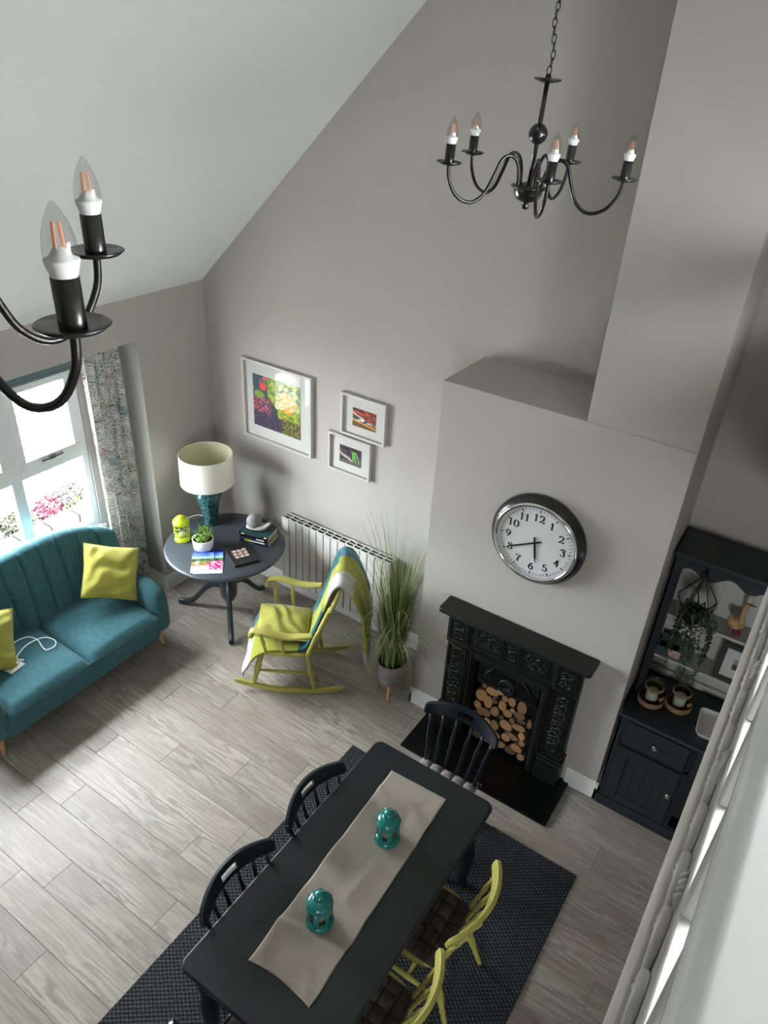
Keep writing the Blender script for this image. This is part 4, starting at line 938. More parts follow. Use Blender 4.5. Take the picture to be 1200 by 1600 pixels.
fbx('lintel', -.30, .30, -.095, 0, .80, .862); fbx('lintel_moulding', -.29, .29, -.106, -.09, .842, .857)
def scroll(mb, x, z, w, h, y, seed):
    """low relief foliage: stems with leaves and rosettes"""
    rr = random.Random(seed); n = max(2, int(max(w, h)/.036)); vert = h > w
    pts = []
    for i in range(n*6+1):
        t = i/(n*6); a = t*n*PI; off = .32*math.sin(a)
        pts.append(Vector((x+(off*w if vert else (t-.5)*w*.92), y, z+((t-.5)*h*.94 if vert else off*h))))
    mb.tube(pts, .0045, 5)
    for i in range(n):
        t = (i+.5)/n; sg = 1 if i % 2 == 0 else -1
        c = Vector((x-(sg*.16*w if vert else -(t-.5)*w*.92), y, z+((t-.5)*h*.94 if vert else -sg*.16*h))); rad = min(w, h)*.21
        mb.tube([c+Vector((rad*math.cos(b)*(1-b/14), 0, rad*math.sin(b)*(1-b/14)*1)) for b in [k*.55*sg for k in range(12)]], .004, 5)
        mb.lathe([(0, -.002), (rad*.42, -.002), (rad*.3, .007), (0, .009)], 8, cap=False, T=Matrix.Translation(c) @ RX90)
        for k in range(5):
            a = k*2*PI/5+rr.random(); d = Vector((math.cos(a), 0, math.sin(a))); mb.tube([c+d*rad*.6, c+d*rad*1.0, c+d*rad*1.45], [.003, .0065, .001], 5)
for x0, x1, k in ((-.265, -.065, 1), (-.055, .055, 2), (.065, .265, 3)):
    q = MB(); q.box(x0, x1, -.092, -.084, .905, .915); q.box(x0, x1, -.092, -.084, 1.055, 1.065); q.box(x0, x0+.008, -.092, -.084, .905, 1.065); q.box(x1-.008, x1, -.092, -.084, .905, 1.065)
    scroll(q, (x0+x1)/2, .985, x1-x0-.02, .125, -.088, k); q.build('relief_panel', IR, fp)
for s_ in (-1, 1):
    q = MB(); x0, x1 = sorted((s_*.325, s_*.465))
    for z0, z1 in ((.285, .845), (.90, 1.065)):
        yb_ = -.088 if z0 < .8 else -.103
        q.box(x0, x1, yb_-.006, yb_+.004, z0, z0+.007); q.box(x0, x1, yb_-.006, yb_+.004, z1-.007, z1); q.box(x0, x0+.007, yb_-.006, yb_+.004, z0, z1); q.box(x1-.007, x1, yb_-.006, yb_+.004, z0, z1)
        scroll(q, (x0+x1)/2, (z0+z1)/2, x1-x0-.03, z1-z0-.03, yb_, 5)
    q.build('relief_panel', IR, fp)
# firebox interior in front of the wall face, ribbed hood with a medallion
MB().box(-.232, .232, -.004, -.001, .02, .80).build('firebox_back', M['soot'], fp)
hd = MB()
for i in range(35):
    x = -.21+.42*i/34; hd.box(x-.0035, x+.0035, -.070, -.058, .60+.02*abs(i-17)/17, .745-.05*(abs(i-17)/17)**2*1.2)
hd.box(-.225, .225, -.060, -.03, .585, .80).build('ribbed_hood', IR, fp, bev=.0)
q = zl([(0, .078), (.030, .078), (.034, .085), (.040, .078), (.05, .078), (.056, .086), (.062, .078), (.066, .068), (.06, .06)], 40); q.build('medallion', IR, fp, smooth=True, loc=(0, 0, .665))
for s_ in (-1, 1): MB().turned((s_*.225, -.05, .60), (s_*.10, -.075, .80), [(.006, 0), (.012, .5), (.004, 1)], 8).build('scroll_bracket', IR, fp, smooth=True)
MB().lathe([(0, 0), (.018, 0), (.02, .012), (.012, .02), (0, .022)], 16, cap=False, T=Matrix.Rotation(PI/2, 4, 'Y')).build('damper_knob', IR, fp, smooth=True, loc=(.482, -.055, .30))
he = MB().box(2.745, 3.90, -.972, -D-.0, 0, .02).build('hearth_slab', M['granite'], bev=.003); tag(he, 'flat black stone hearth slab in front of the fireplace', 'hearth')
# logs: packed circles
logs = [(-.175, .47, .046, .058), (-.10, .545, .050, .036), (-.035, .585, .026, .026), (.0, .535, .025, .028), (-.165, .565, .018, .018), (.055, .535, .030, .042), (.135, .535, .036, .055), (-.19, .365, .034, .042), (-.115, .435, .035, .055), (-.068, .475, .026, .020),
 (-.008, .465, .030, .045), (.035, .41, .035, .034), (.125, .45, .042, .030), (.145, .405, .034, .020), (-.055, .375, .036, .046), (-.135, .325, .055, .036), (.205, .41, .018, .040), (.135, .335, .052, .030), (.045, .30, .052, .040), (-.04, .24, .034, .044), (-.10, .245, .03, .03), (.175, .275, .026, .036),
 (.105, .215, .050, .028), (.06, .185, .036, .032), (-.02, .155, .034, .034), (-.11, .165, .044, .034), (-.185, .245, .036, .05), (-.185, .145, .032, .036), (.155, .14, .045, .034), (.02, .085, .045, .034), (-.07, .085, .042, .032), (.11, .075, .04, .03), (-.16, .07, .04, .034), (.185, .205, .024, .028), (.195, .07, .03, .03), (-.005, .345, .022, .02), (.085, .375, .02, .02), (.075, .47, .02, .018)]
def rowname(z): return 'bottom row' if z < .12 else 'second row up' if z < .22 else 'third row up' if z < .31 else 'middle row' if z < .41 else 'upper middle row' if z < .5 else 'top row'
rows = {}
for L_ in logs: rows.setdefault(rowname(L_[1]), []).append(L_)
ordn = ['first', 'second', 'third', 'fourth', 'fifth', 'sixth', 'seventh', 'eighth', 'ninth', 'tenth']
rl = random.Random(5)
for rn, Ls in rows.items():
    for k, (x, z, rx, rz_) in enumerate(sorted(Ls)):
        dep = rl.uniform(.0, .02); n = 20; prof = [(1+.10*nz(math.cos(2*PI*i/n)*1.3+x*40, math.sin(2*PI*i/n)*1.3, z*30)) for i in range(n)]
        rot = rl.uniform(-.5, .5)
        def ring(y, s): return [Vector((rx*s*prof[i]*math.cos(2*PI*i/n), y, rz_*s*prof[i]*math.sin(2*PI*i/n))) for i in range(n)]
        mb = MB(); mb.cur = 0; a = ring(-.030, .97); b = ring(-.026, 1.0); c = ring(.018, 1.0)
        mb.loft([b, c], cap=False); mb.add(c, [tuple(range(n))]); mb.cur = 1; mb.add(a, [tuple(range(n))]); mb.loft([a, b], cap=False)
        kind = 'small round' if max(rx, rz_) < .028 else 'long oval' if max(rx, rz_)/min(rx, rz_) > 1.5 else 'broad round' if max(rx, rz_) > .045 else 'medium'
        o = mb.build('firewood_log', None, ms=[M['wood_bark'], M['logend']], loc=(3.34+x, -D-.028-dep*.6, z+.01), rot=(rl.uniform(-.06, .06), 0, rl.uniform(-.12, .12)))
        tag(o, '%s cut log in the fireplace, %s, %s from the left' % (kind, rn, ordn[k]), 'log', 'logs stacked in the fireplace')

# ================================================================== RUG, DINING TABLE
rugm = MB(); x0, x1, y0, y1 = 2.462, 4.208, -4.0, -1.178
rugm.box(x0, x1, y0, y1, .0005, .009); o = rugm.build('rug', M['rug'], bev=.003); tag(o, 'charcoal woven rug under the dining table', 'rug')
DT = M['dining']; TX0, TX1, TY0, TY1 = 2.9115, 3.7225, -3.215, -1.568
dt = thing('dining_table', 'long dark painted dining table with a taupe runner', 'table', ((TX0+TX1)/2, (TY0+TY1)/2, .009)); tw_, tl_ = (TX1-TX0), (TY1-TY0)
def topm():
    mb = MB(); R_ = []
    for ins, z in ((.016, .708), (.004, .714), (.0, .722), (.003, .735), (.010, .741)):
        R_.append([Vector((x, y, z)) for x, y in rrect(tw_-2*ins, tl_-2*ins, .05-ins*.5, 8)])
    return mb.loft(R_)
topm().build('tabletop', DT, dt, bev=.0, smooth=False).modifiers.new('b', 'BEVEL').width = .002
ap = MB()
for q in ((-tw_/2+.07, tw_/2-.07, -tl_/2+.06, -tl_/2+.08), (-tw_/2+.07, tw_/2-.07, tl_/2-.08, tl_/2-.06), (-tw_/2+.06, -tw_/2+.08, -tl_/2+.06, tl_/2-.06), (tw_/2-.08, tw_/2-.06, -tl_/2+.06, tl_/2-.06)): ap.box(*q, .60, .708)
ap.build('apron', DT, dt, bev=.003)
for sx in (-1, 1):
    for sy in (-1, 1):
        x, y = sx*(tw_/2-.085), sy*(tl_/2-.085)
        lg = MB().box(x-.04, x+.04, y-.04, y+.04, .585, .708); lg.lathe([(.0, .0), (.025, .0), (.030, .03), (.022, .06), (.030, .10), (.042, .2), (.046, .34), (.034, .42), (.026, .44), (.038, .455), (.026, .47), (.04, .5), (.042, .53), (.028, .555), (.036, .57), (.036, .586)], 20, (x, y, 0), cap=False)
        lg.build('leg', M['chairnavy'], dt, smooth=True)
# runner
def runner(u, v):
    xl = 3.163+(3.115-3.163)*v; xr_ = 3.520+(3.478-3.520)*v; x = xl+(xr_-xl)*u+.006*nz(v*9, u)
    y = -3.008+(1.282)*v+(.03 if False else 0)+.02*u*(v)+.018*math.sin(u*3)*(1-v)-.0
    f = .0065*max(0, math.sin(v*15+u*2.2+nz(u*2, v*6)*2))**3+.004*abs(nz(u*3, v*8, 2))
    f += .010*math.exp(-((v-.17-.05*u)/.018)**2)+.006*math.exp(-((u-.62-.5*(v-.45))/.10)**2)*math.exp(-((v-.46)/.12)**2)
    return Vector((x, y, .7512+.009*0+f))
o = MB().grid(40, 120, runner).build('table_runner', M['linen'], smooth=True, solid=.0014); tag(o, 'creased taupe linen runner along the dark dining table', 'table runner')
# teal lanterns
def teal_lantern(label, x, y, rz, g='teal lanterns on the dining table'):
    t = thing('metal_lantern', label, 'lantern', (x, y, .7575), rz, g); TM = M['tealmetal']; t.scale = (1.13, 1.13, 1.16)
    MB().lathe([(0, 0), (.056, 0), (.060, .005), (.060, .016), (.054, .022), (.052, .028), (0, .028)], 36, cap=False).build('lantern_base', TM, t, smooth=True)
    MB().lathe([(.048, .118), (.056, .121), (.0575, .129), (.055, .142), (.047, .155), (.034, .162), (.025, .163), (.027, .172), (.027, .184), (.022, .194), (.012, .202), (0, .204)], 36, cap=False).build('lantern_top', TM, t, smooth=True)
    for k in range(6):
        a = 2*PI*k/6; a2 = 2*PI*(k+.5)/6; p = Vector((.052*math.cos(a), .052*math.sin(a), 0)); MB().tube([p+Vector((0, 0, .024)), p+Vector((0, 0, .122))], .0050, 8).build('post', TM, t, smooth=True)
        T_ = Matrix.Translation((.0465*math.cos(a2), .0465*math.sin(a2), .073)) @ Matrix.Rotation(a2, 4, 'Z')
        pf = MB(); 
        for q in ((-.025, .025, .030, .048), (-.025, .025, -.048, -.032), (-.025, -.0145, -.032, .03), (.0145, .025, -.032, .03)): pf.box(-.0015, .0015, *q, T=T_)
        f_ = pf.build('pane_frame', TM, t); MB().box(-.0005, .0005, -.015, .015, -.03, .03, T_).build('pane', M['jarglass'], f_)
    vh = MB()
    for k in range(6):
        for rr_, zz, tl in ((.0560, .140, .35), (.0262, .182, .3)):
            a = 2*PI*k/6+.3; p = Vector((rr_*math.cos(a), rr_*math.sin(a), zz)); d = Vector((math.cos(a), math.sin(a), tl)).normalized(); vh.tube([p-d*.002, p+d*.0022], .0045, 10)
    vh.build('vent_hole_shade', M['ink'], t)  # solid black plugs, shade of the holes put into their colour
    MB().lathe([(0, .028), (.026, .028), (.026, .052), (0, .052)], 20, cap=False).build('candle', M['wax'], t, smooth=True)
    MB().tube(bez([(.05, 0, .145), (.045, -.004, .18), (.02, -.008, .222), (0, -.010, .228), (-.02, -.008, .222), (-.045, -.004, .18), (-.05, 0, .145)], 30), .0011, 5).build('wire_handle', M['chrome'], t, smooth=True)
teal_lantern('teal metal lantern at the fireplace end of the runner', 3.342, -2.115, .3)
teal_lantern('teal metal lantern nearer the camera on the runner', 3.322, -2.675, .85)

# ================================================================== DINING CHAIRS
def tuft_pad(m, w=.40, d=.38, n=5, th=.03):
    def f(u, v, s):
        e = (1-abs(2*u-1)**8)**.5*(1-abs(2*v-1)**8)**.5
        p = (abs(math.sin(PI*u*n))*abs(math.sin(PI*v*n)))**.38
        return Vector(((u-.5)*w+.0, (v-.5)*d, (th*(.35+.65*p)+.006)*e if s else 0))
    return MB().grid(50, 50, lambda u, v: f(u, v, 1)).grid(6, 6, lambda u, v: f(u, v, 0))
CT = [(.015, 0), (.019, .1), (.013, .16), (.018, .2), (.013, .25), (.020, .33), (.024, .5), (.017, .68), (.012, .72), (.018, .77), (.013, .82), (.016, .88), (.012, 1)]
def dining_chair(label, m, loc, rz, group):
    t = thing('dining_chair', label, 'chair', loc, rz, group)
    rings = []
    def sp(z, s):
        out = []
        for k in range(40):
            a = 2*PI*k/40; c_, s__ = math.cos(a), math.sin(a); e = .55
            x = .225*s*math.copysign(abs(c_)**e, c_)*(1.0+.06*s__); y = .215*s*math.copysign(abs(s__)**e, s__); out.append(Vector((x, y+.01, z)))
        return out
    MB().loft([sp(.418, .90), sp(.426, .985), sp(.438, 1.0), sp(.450, .975), sp(.452, .93)]).build('seat', m, t, smooth=True)
    for sx in (-1, 1):
        for sy, fy in ((1, .20), (-1, -.285)):
            MB().turned((sx*.15, sy*.14, .425), (sx*.195, fy, 0), CT, 12).build('leg', m, t, smooth=True)
        MB().turned((sx*.178, .178, .17), (sx*.178, -.222, .17), [(.008, 0), (.012, .35), (.016, .5), (.012, .65), (.008, 1)], 10).build('stretcher', m, t, smooth=True)
    MB().turned((-.178, -.02, .17), (.178, -.02, .17), [(.008, 0), (.015, .5), (.008, 1)], 10).build('stretcher', m, t, smooth=True)
    xs = (-.185, -.12, -.045, .045, .12, .185)
    for i, x in enumerate(xs):
        e = abs(x)/.19; th = 1.0; ytop = -.240-.078*(1-min(1, abs(x*1.15)/.25)**2)
        MB().turned((x*.93, -.165-.02*(1-e*e)+.0, .447), (x*1.17, ytop, .80), [(.0095*th, 0), (.012*th, .2), (.009*th, .32), (.0135*th, .38), (.009*th, .42), (.0145*th, .6), (.009*th, .8), (.012, .86), (.009, 1)], 10).build('back_spindle', m, t, smooth=True)
    NXc, NYc = 48, 8; vs = []; fs = []
    def cr(u, v):
        x = (u*2-1)*.255; e = abs(u*2-1); hb = .098*(1-.22*e**2)*(1 if e < .92 else 1-((e-.92)/.08)**2*.4)
        y = -.235-.085*(1-e*e); z = .838+(v-.5)*hb+.020*(1-e*e); y -= (v-.5)*hb*.28; return Vector((x, y, z))
    mb = MB(); g0 = [(i, j) for j in range(NYc) for i in range(NXc)]
    vs = [cr(i/NXc, j/NYc) for j in range(NYc+1) for i in range(NXc+1)]
    keep = [(i, j) for i, j in g0 if not (19 <= i <= 28 and 2 <= j <= 4)]
    mb.add(vs, [(j*(NXc+1)+i, j*(NXc+1)+i+1, (j+1)*(NXc+1)+i+1, (j+1)*(NXc+1)+i) for i, j in keep]); mb.build('crest_rail', m, t, smooth=True, solid=.024, bev=.006)
    return t
def pad(label, m, loc, rz, group, ties=True):
    t = thing('seat_pad', label, 'seat pad', loc, rz, group); tuft_pad(m).build('pad', m, t, smooth=True)
    if ties:
        for sx in (-1, 1):
            MB().tube(bez([(sx*.16, -.175, .01), (sx*.175, -.20, .02), (sx*.185, -.225, -.005), (sx*.19, -.21, -.035)], 14), .004, 6).build('tie', m, t, smooth=True)
            MB().tube(bez([(sx*.175, -.20, .015), (sx*.20, -.225, .0), (sx*.205, -.235, -.03)], 10), .004, 6).build('tie', m, t, smooth=True)
    return t
ZR = .009
def chair_set(lab, m, x, y, rz, g, padlab=None, pm=None, z=ZR):
    c = dining_chair(lab, m, (x, y, z), rz, g)
    if padlab: pad(padlab, pm, (x, y, z+.4535), rz, 'padded seat cushions')
GB, GY = 'black spindle-back dining chairs', 'lime painted dining chairs'
chair_set('black dining chair on the window side, nearer the fireplace', M['chairnavy'], 3.155, -2.18, -PI/2, GB, 'brown tufted pad on the window-side chair nearer the fireplace', M['brownfab'])
chair_set('black dining chair on the window side, nearer the camera', M['chairnavy'], 3.150, -2.79, -PI/2, GB, 'brown tufted pad on the window-side chair nearer the camera', M['brownfab'])
chair_set('lime dining chair with its full back in view, beside the rug edge', M['lime'], 3.665, -2.205, PI/2, GY, 'brown tufted pad on the lime chair nearer the fireplace', M['brownfab'])
chair_set('lime dining chair cut off by the bottom edge of the photo', M['lime'], 3.650, -2.755, PI/2, GY, 'brown tufted pad on the lime chair cut by the bottom edge', M['brownfab'])
chair_set('black dining chair at the fireplace end of the table', M['chairnavy'], 3.310, -1.50, PI, GB, 'taupe tufted pad on the chair in front of the hearth', M['taupefab'], z=.009)
chair_set('black dining chair at the near end of the table, mostly out of frame', M['chairnavy'], 3.365, -3.17, 0, GB, 'brown tufted pad at the near end of the table', M['brownfab'])

# ================================================================== DRESSER
dr = thing('dresser', 'dark painted dresser with open shelves in the alcove', 'dresser', (4.10, -.56, 0)); DM = M['dresser']
DW = 1.08          # local x 0..DW, y 0 (front) .. .54 (back)
def db(name, *b, m=DM, bev=.003, parent=dr): return MB().box(*b).build(name, m, parent, bev=bev)
db('plinth', 0, DW, -.012, .53, 0, .085, bev=.006)
db('side_panel', .008, .03, .0, .53, .085, .85); db('side_panel', DW-.03, DW-.008, .0, .53, .085, .85); db('back_panel', .03, DW-.03, .50, .53, .085, .85)
db('worktop', -.012, DW+.012, -.03, .54, .85, .88, bev=.010)
fr = MB().box(.03, DW-.03, 0, .03, .61, .635).box(.03, DW-.03, 0, .03, .085, .105).box(.03, DW-.03, 0, .03, .835, .85)
for x in (.455, .535-.04, .565): pass
fr.box(.03, .045, 0, .03, .105, .835).box(.445, .478, 0, .03, .105, .835).box(.602, .635, 0, .03, .105, .835).box(DW-.045, DW-.03, 0, .03, .105, .835); fr.build('front_frame', DM, dr, bev=.002)
MB().box(.478, .602, .10, .12, .105, .61).build('open_slot_back', M['dark'], dr)
def knob(x, z, parent):
    MB().lathe([(0, 0), (.008, 0), (.008, .008), (.017, .014), (.019, .022), (.013, .030), (0, .032)], 8, cap=False, T=RX90).build('knob', M['chrome'], parent, loc=(x, -.02, z))
for x0, x1, kx in ((.047, .443, None), (.637, DW-.047, None)):
    d = db('drawer', x0, x1, -.018, .02, .642, .828, bev=.006); knob((x0+x1)/2, .735, d)
    d = MB(); d.box(x0, x1, -.010, .02, .108, .606); dd = d.build('door', DM, dr, bev=.002)
    fr = MB()
    for q in ((x0, x0+.065, .108, .606), (x1-.065, x1, .108, .606), (x0+.065, x1-.065, .108, .175), (x0+.065, x1-.065, .545, .606)): fr.box(q[0], q[1], -.020, -.009, q[2], q[3])
    fr.build('door_frame', DM, dd, bev=.002)
    n_ = 4; wv = (x1-x0-.13)/n_
    for i in range(n_): MB().box(x0+.065+i*wv+.002, x0+.065+(i+1)*wv-.002, -.014, -.009, .176, .544).build('door_board', DM, dd, bev=.0015)
    knob(x1-.03 if x0 < .3 else x0+.03, .40, dd)
db('middle_drawer', .480, .600, -.005, .02, .642, .828)
# hutch
HF, HB = .26, .54
db('hutch_side', 0, .022, HF, HB, .88, 1.94, bev=.004); db('hutch_side', DW-.022, DW, HF, HB, .88, 1.94, bev=.004)
db('hutch_face_stile', .0, .045, HF-.018, HF, .88, 1.94); db('hutch_face_stile', DW-.045, DW, HF-.018, HF, .88, 1.94)
db('hutch_back', .022, DW-.022, HB-.02, HB-.002, .88, 1.94, m=M['cream'], bev=0)
for i in range(12): db('back_board', .024+i*.086, .024+(i+1)*.086-.002, HB-.026, HB-.02, .88, 1.94, m=M['cream'], bev=.001)
db('shelf', .022, DW-.022, .34, HB-.026, 1.455, 1.473, m=M['cream']); db('shelf', .022, DW-.022, .34, HB-.026, 1.122, 1.140, m=M['cream']); db('bottom_rail', .022, DW-.022, HB-.05, HB-.026, .88, .93, m=M['cream'])
db('hutch_top', -.02, DW+.02, HF-.045, HB, 1.965, 1.995, bev=.008); db('cornice', -.01, DW+.01, HF-.03, HB, 1.94, 1.967, bev=.01)
vp = [(0, 1.945), (0, 1.80)]
N_ = 60
for i in range(N_+1):
    x = .045+(DW-.09)*i/N_; t = i/N_; e = abs(2*t-1)
    z = 1.868-.0*e+.045*math.cos((e)*PI*4.4)*(1 if e > .1 else .9)*.6+.03*(1-e); vp.append((x, z))
vp += [(DW, 1.80), (DW, 1.945)]
MB().prism(vp, -(HF-.001), -(HF-.02), T).build('valance', DM, dr, bev=.002)
# things on the dresser
def jar(label, x, y, lab_):
    t = thing('candle_jar', label, 'candle holder', (x, y, .882), .3, 'rope-trimmed candle jars on the dresser'); t.scale = (1.12, 1.12, 1.18)
    MB().lathe([(0, .004), (.060, .004), (.066, .03), (.064, .07), (.055, .10), (.045, .115), (.045, .135), (.050, .14)], 36, cap=False).build('glass', M['jarglass'], t, smooth=True)
    MB().lathe([(0, 0), (.068, 0), (.074, .006), (.074, .036), (.068, .036), (.067, .006), (0, .006)], 40, cap=False).build('rope_tray', M['twine'], t, smooth=True)
    for z in (.108, .117): MB().tube([(.050*math.cos(a), .050*math.sin(a), z) for a in [2*PI*k/36 for k in range(36)]], .0048, 8, closed=True).build('rope', M['twine'], t, smooth=True)
    MB().lathe([(0, .006), (.034, .006), (.034, .078), (.031, .082), (0, .080)], 28, cap=False).build('candle', M['paper'], t, smooth=True)
    MB().prism([(0, -.02), (.018, .002), (.013, .014), (0, .008), (-.013, .014), (-.018, .002)], -.002, .002, Matrix.Translation((.042, -.056, .075)) @ Matrix.Rotation(.6, 4, 'Z') @ RX90).build('heart_tag', M['twine'], t)
jar('jar candle holder nearest the chimney breast on the dresser', 4.215, -.37, 1); jar('jar candle holder below the trailing plant on the dresser', 4.375, -.31, 2)
bw = thing('white_tray', 'white square-sided dish on the dresser worktop', 'dish', (4.615, -.37, .882), .1)
MB().loft([[Vector((x, y, z)) for x, y in rrect(w, d, .03, 6)] for w, d, z in ((.17, .22, 0), (.20, .25, .035), (.205, .255, .037), (.195, .245, .035), (.165, .215, .006))], cap=True).build('dish', M['ceram'], bw, smooth=True)
# duck in red boots
dk = thing('duck_figurine', 'tan wooden duck in dark red boots on the upper shelf', 'figurine', (4.525, -.165, 1.475), .0)
pa = bez([(-.050, 0, .125), (-.040, 0, .105), (-.012, 0, .080), (.010, 0, .085), (.010, 0, .125), (.006, 0, .17), (.006, 0, .212), (.018, 0, .232)], 28)
rd_ = [(.005), .02, .034, .041, .040, .033, .024, .016, .012, .0115, .014, .017, .012]
rr_ = [rd_[min(len(rd_)-1, int(i/len(pa)*len(rd_)))]*(1-(i/len(pa)*len(rd_) % 1))+rd_[min(len(rd_)-1, int(i/len(pa)*len(rd_))+1)]*(i/len(pa)*len(rd_) % 1) for i in range(len(pa))]
MB().tube(pa, rr_, 14, flat=1.0).build('body', M['duckwood'], dk, smooth=True)
MB().tube([(.026, 0, .232), (.044, 0, .227), (.058, 0, .226)], [.010, .007, .004], 8, flat=.6).build('bill', M['pinkbill'], dk, smooth=True)
for s_ in (-1, 1):
    MB().tube([(.0, s_*.018, .05), (.0, s_*.018, .01)], [.013, .014], 10).build('boot', M['boots'], dk, smooth=True)
    MB().tube([(-.008, s_*.018, .010), (.018, s_*.019, .009), (.032, s_*.02, .007)], [.011, .011, .006], 10).build('boot', M['boots'], dk, smooth=True)
dk.rotation_euler = (0, 0, .2)
# framed photo and cards on the lower shelf
pf = thing('framed_photograph', 'black photo frame with a wide cream mount on the lower shelf', 'photo frame', (4.60, -.20, 1.142)); pf.rotation_euler = (-.12, 0, 0)
f = MB()
for q in ((-.105, .105, .23, .26), (-.105, .105, 0, .03), (-.105, -.075, .03, .23), (.075, .105, .03, .23)): f.box(q[0], q[1], -.01, .01, q[2], q[3])
f.build('frame', M['ink'], pf, bev=.002); MB().box(-.075, .075, -.002, .006, .03, .23).build('mount', M['mount'], pf)
p = printed(10, 14, .05, .075, lambda u, v: (150, 150, 150) if v > .55 else (70, 70, 72)); p.build('photograph', M['print'], pf, loc=(.005, -.0030, .13), rot=(PI/2, 0, 0), solid=.001)
def card(name, label, x, y, z, w, h, m, lean=-.2, th=.006):
    o = MB().box(-w/2, w/2, -th/2, th/2, 0, h).build(name, m, loc=(x, y, z), rot=(lean, 0, 0)); return tag(o, label, 'card')
card('black_card', 'black card leaning at the back of the lower shelf', 4.20, -.115, 1.142, .12, .10, M['ink'], -.15)
card('small_picture', 'small dark picture card at the left of the lower shelf', 4.165, -.185, 1.142, .055, .045, M['blueteal'])
card('printed_card', 'small pinkish printed card on the lower shelf', 4.245, -.19, 1.142, .075, .05, M['pinkcard'])
card('dark_card', 'dark card behind the trailing plant on the lower shelf', 4.315, -.15, 1.142, .075, .10, M['ink'])
# hanging geometric planter with trailing plant
hp = thing('hanging_planter', 'black wire geometric planter hanging from the dresser with a trailing plant', 'plant', (4.285, -.375, 1.60))
top = Vector((0, .0, .33)); U_ = [Vector((.115*math.cos(a), .115*math.sin(a), .14)) for a in [2*PI*k/5+.5 for k in range(5)]]; Lw = [Vector((.08*math.cos(a), .08*math.sin(a), .0)) for a in [2*PI*(k+.5)/5+.5 for k in range(5)]]
hf = MB()
for k in range(5):
    hf.tube([top, U_[k]], .0035, 6); hf.tube([U_[k], Lw[k]], .0035, 6); hf.tube([U_[k], Lw[k-1]], .0035, 6); hf.tube([Lw[k], Lw[k-1]], .0035, 6)
hf.tube([top, top+Vector((0, .07, .02)), top+Vector((0, .098, .0))], .003, 6); hf.build('wire_frame', M['blackmetal'], hp)
MB().lathe([(0, .004), (.05, .004), (.06, .09), (.056, .09), (.05, .07), (0, .07)], 24, cap=False).build('pot', M['blackmetal'], hp, smooth=True)
lf = MB(); stm = MB(); r5 = random.Random(11)
for s in range(26):
    a = r5.uniform(0, 2*PI); rr0 = r5.uniform(.01, .05); ln = r5.uniform(.2, .58); p = Vector((rr0*math.cos(a), rr0*math.sin(a), .09)); pts = [p.copy()]
    dv = Vector((math.cos(a)*.35+.12, math.sin(a)*.3, .5)); n = 22
    for i in range(n):
        dv += Vector((0, 0, -.30)); dv.z = max(dv.z, -1); dd_ = dv.normalized(); dd_ += Vector((r5.gauss(0, .15), r5.gauss(0, .15), 0)); p = p+dd_*ln/n
        p.x = max(-.06, min(.13, p.x)); p.y = max(-.10, min(.06, p.y)); pts.append(p.copy())
        for k in range(2):
            d = Vector((r5.gauss(0, 1), r5.gauss(0, 1), r5.gauss(-.3, .7))).normalized(); e = d.cross(Vector((0, 0, 1))).normalized() if abs(d.z) < .95 else Vector((1, 0, 0)); L_ = r5.uniform(.016, .028)
            lf.add([p, p+d*L_*.5+e*L_*.28, p+d*L_, p+d*L_*.5-e*L_*.28], [(0, 1, 2, 3)])
    stm.tube(pts, .0014, 4, cap=False)
tag(lf.build('foliage', M['leafdark'], hp), kind='stuff'); tag(stm.build('stems', M['grassdark'], hp), kind='stuff')

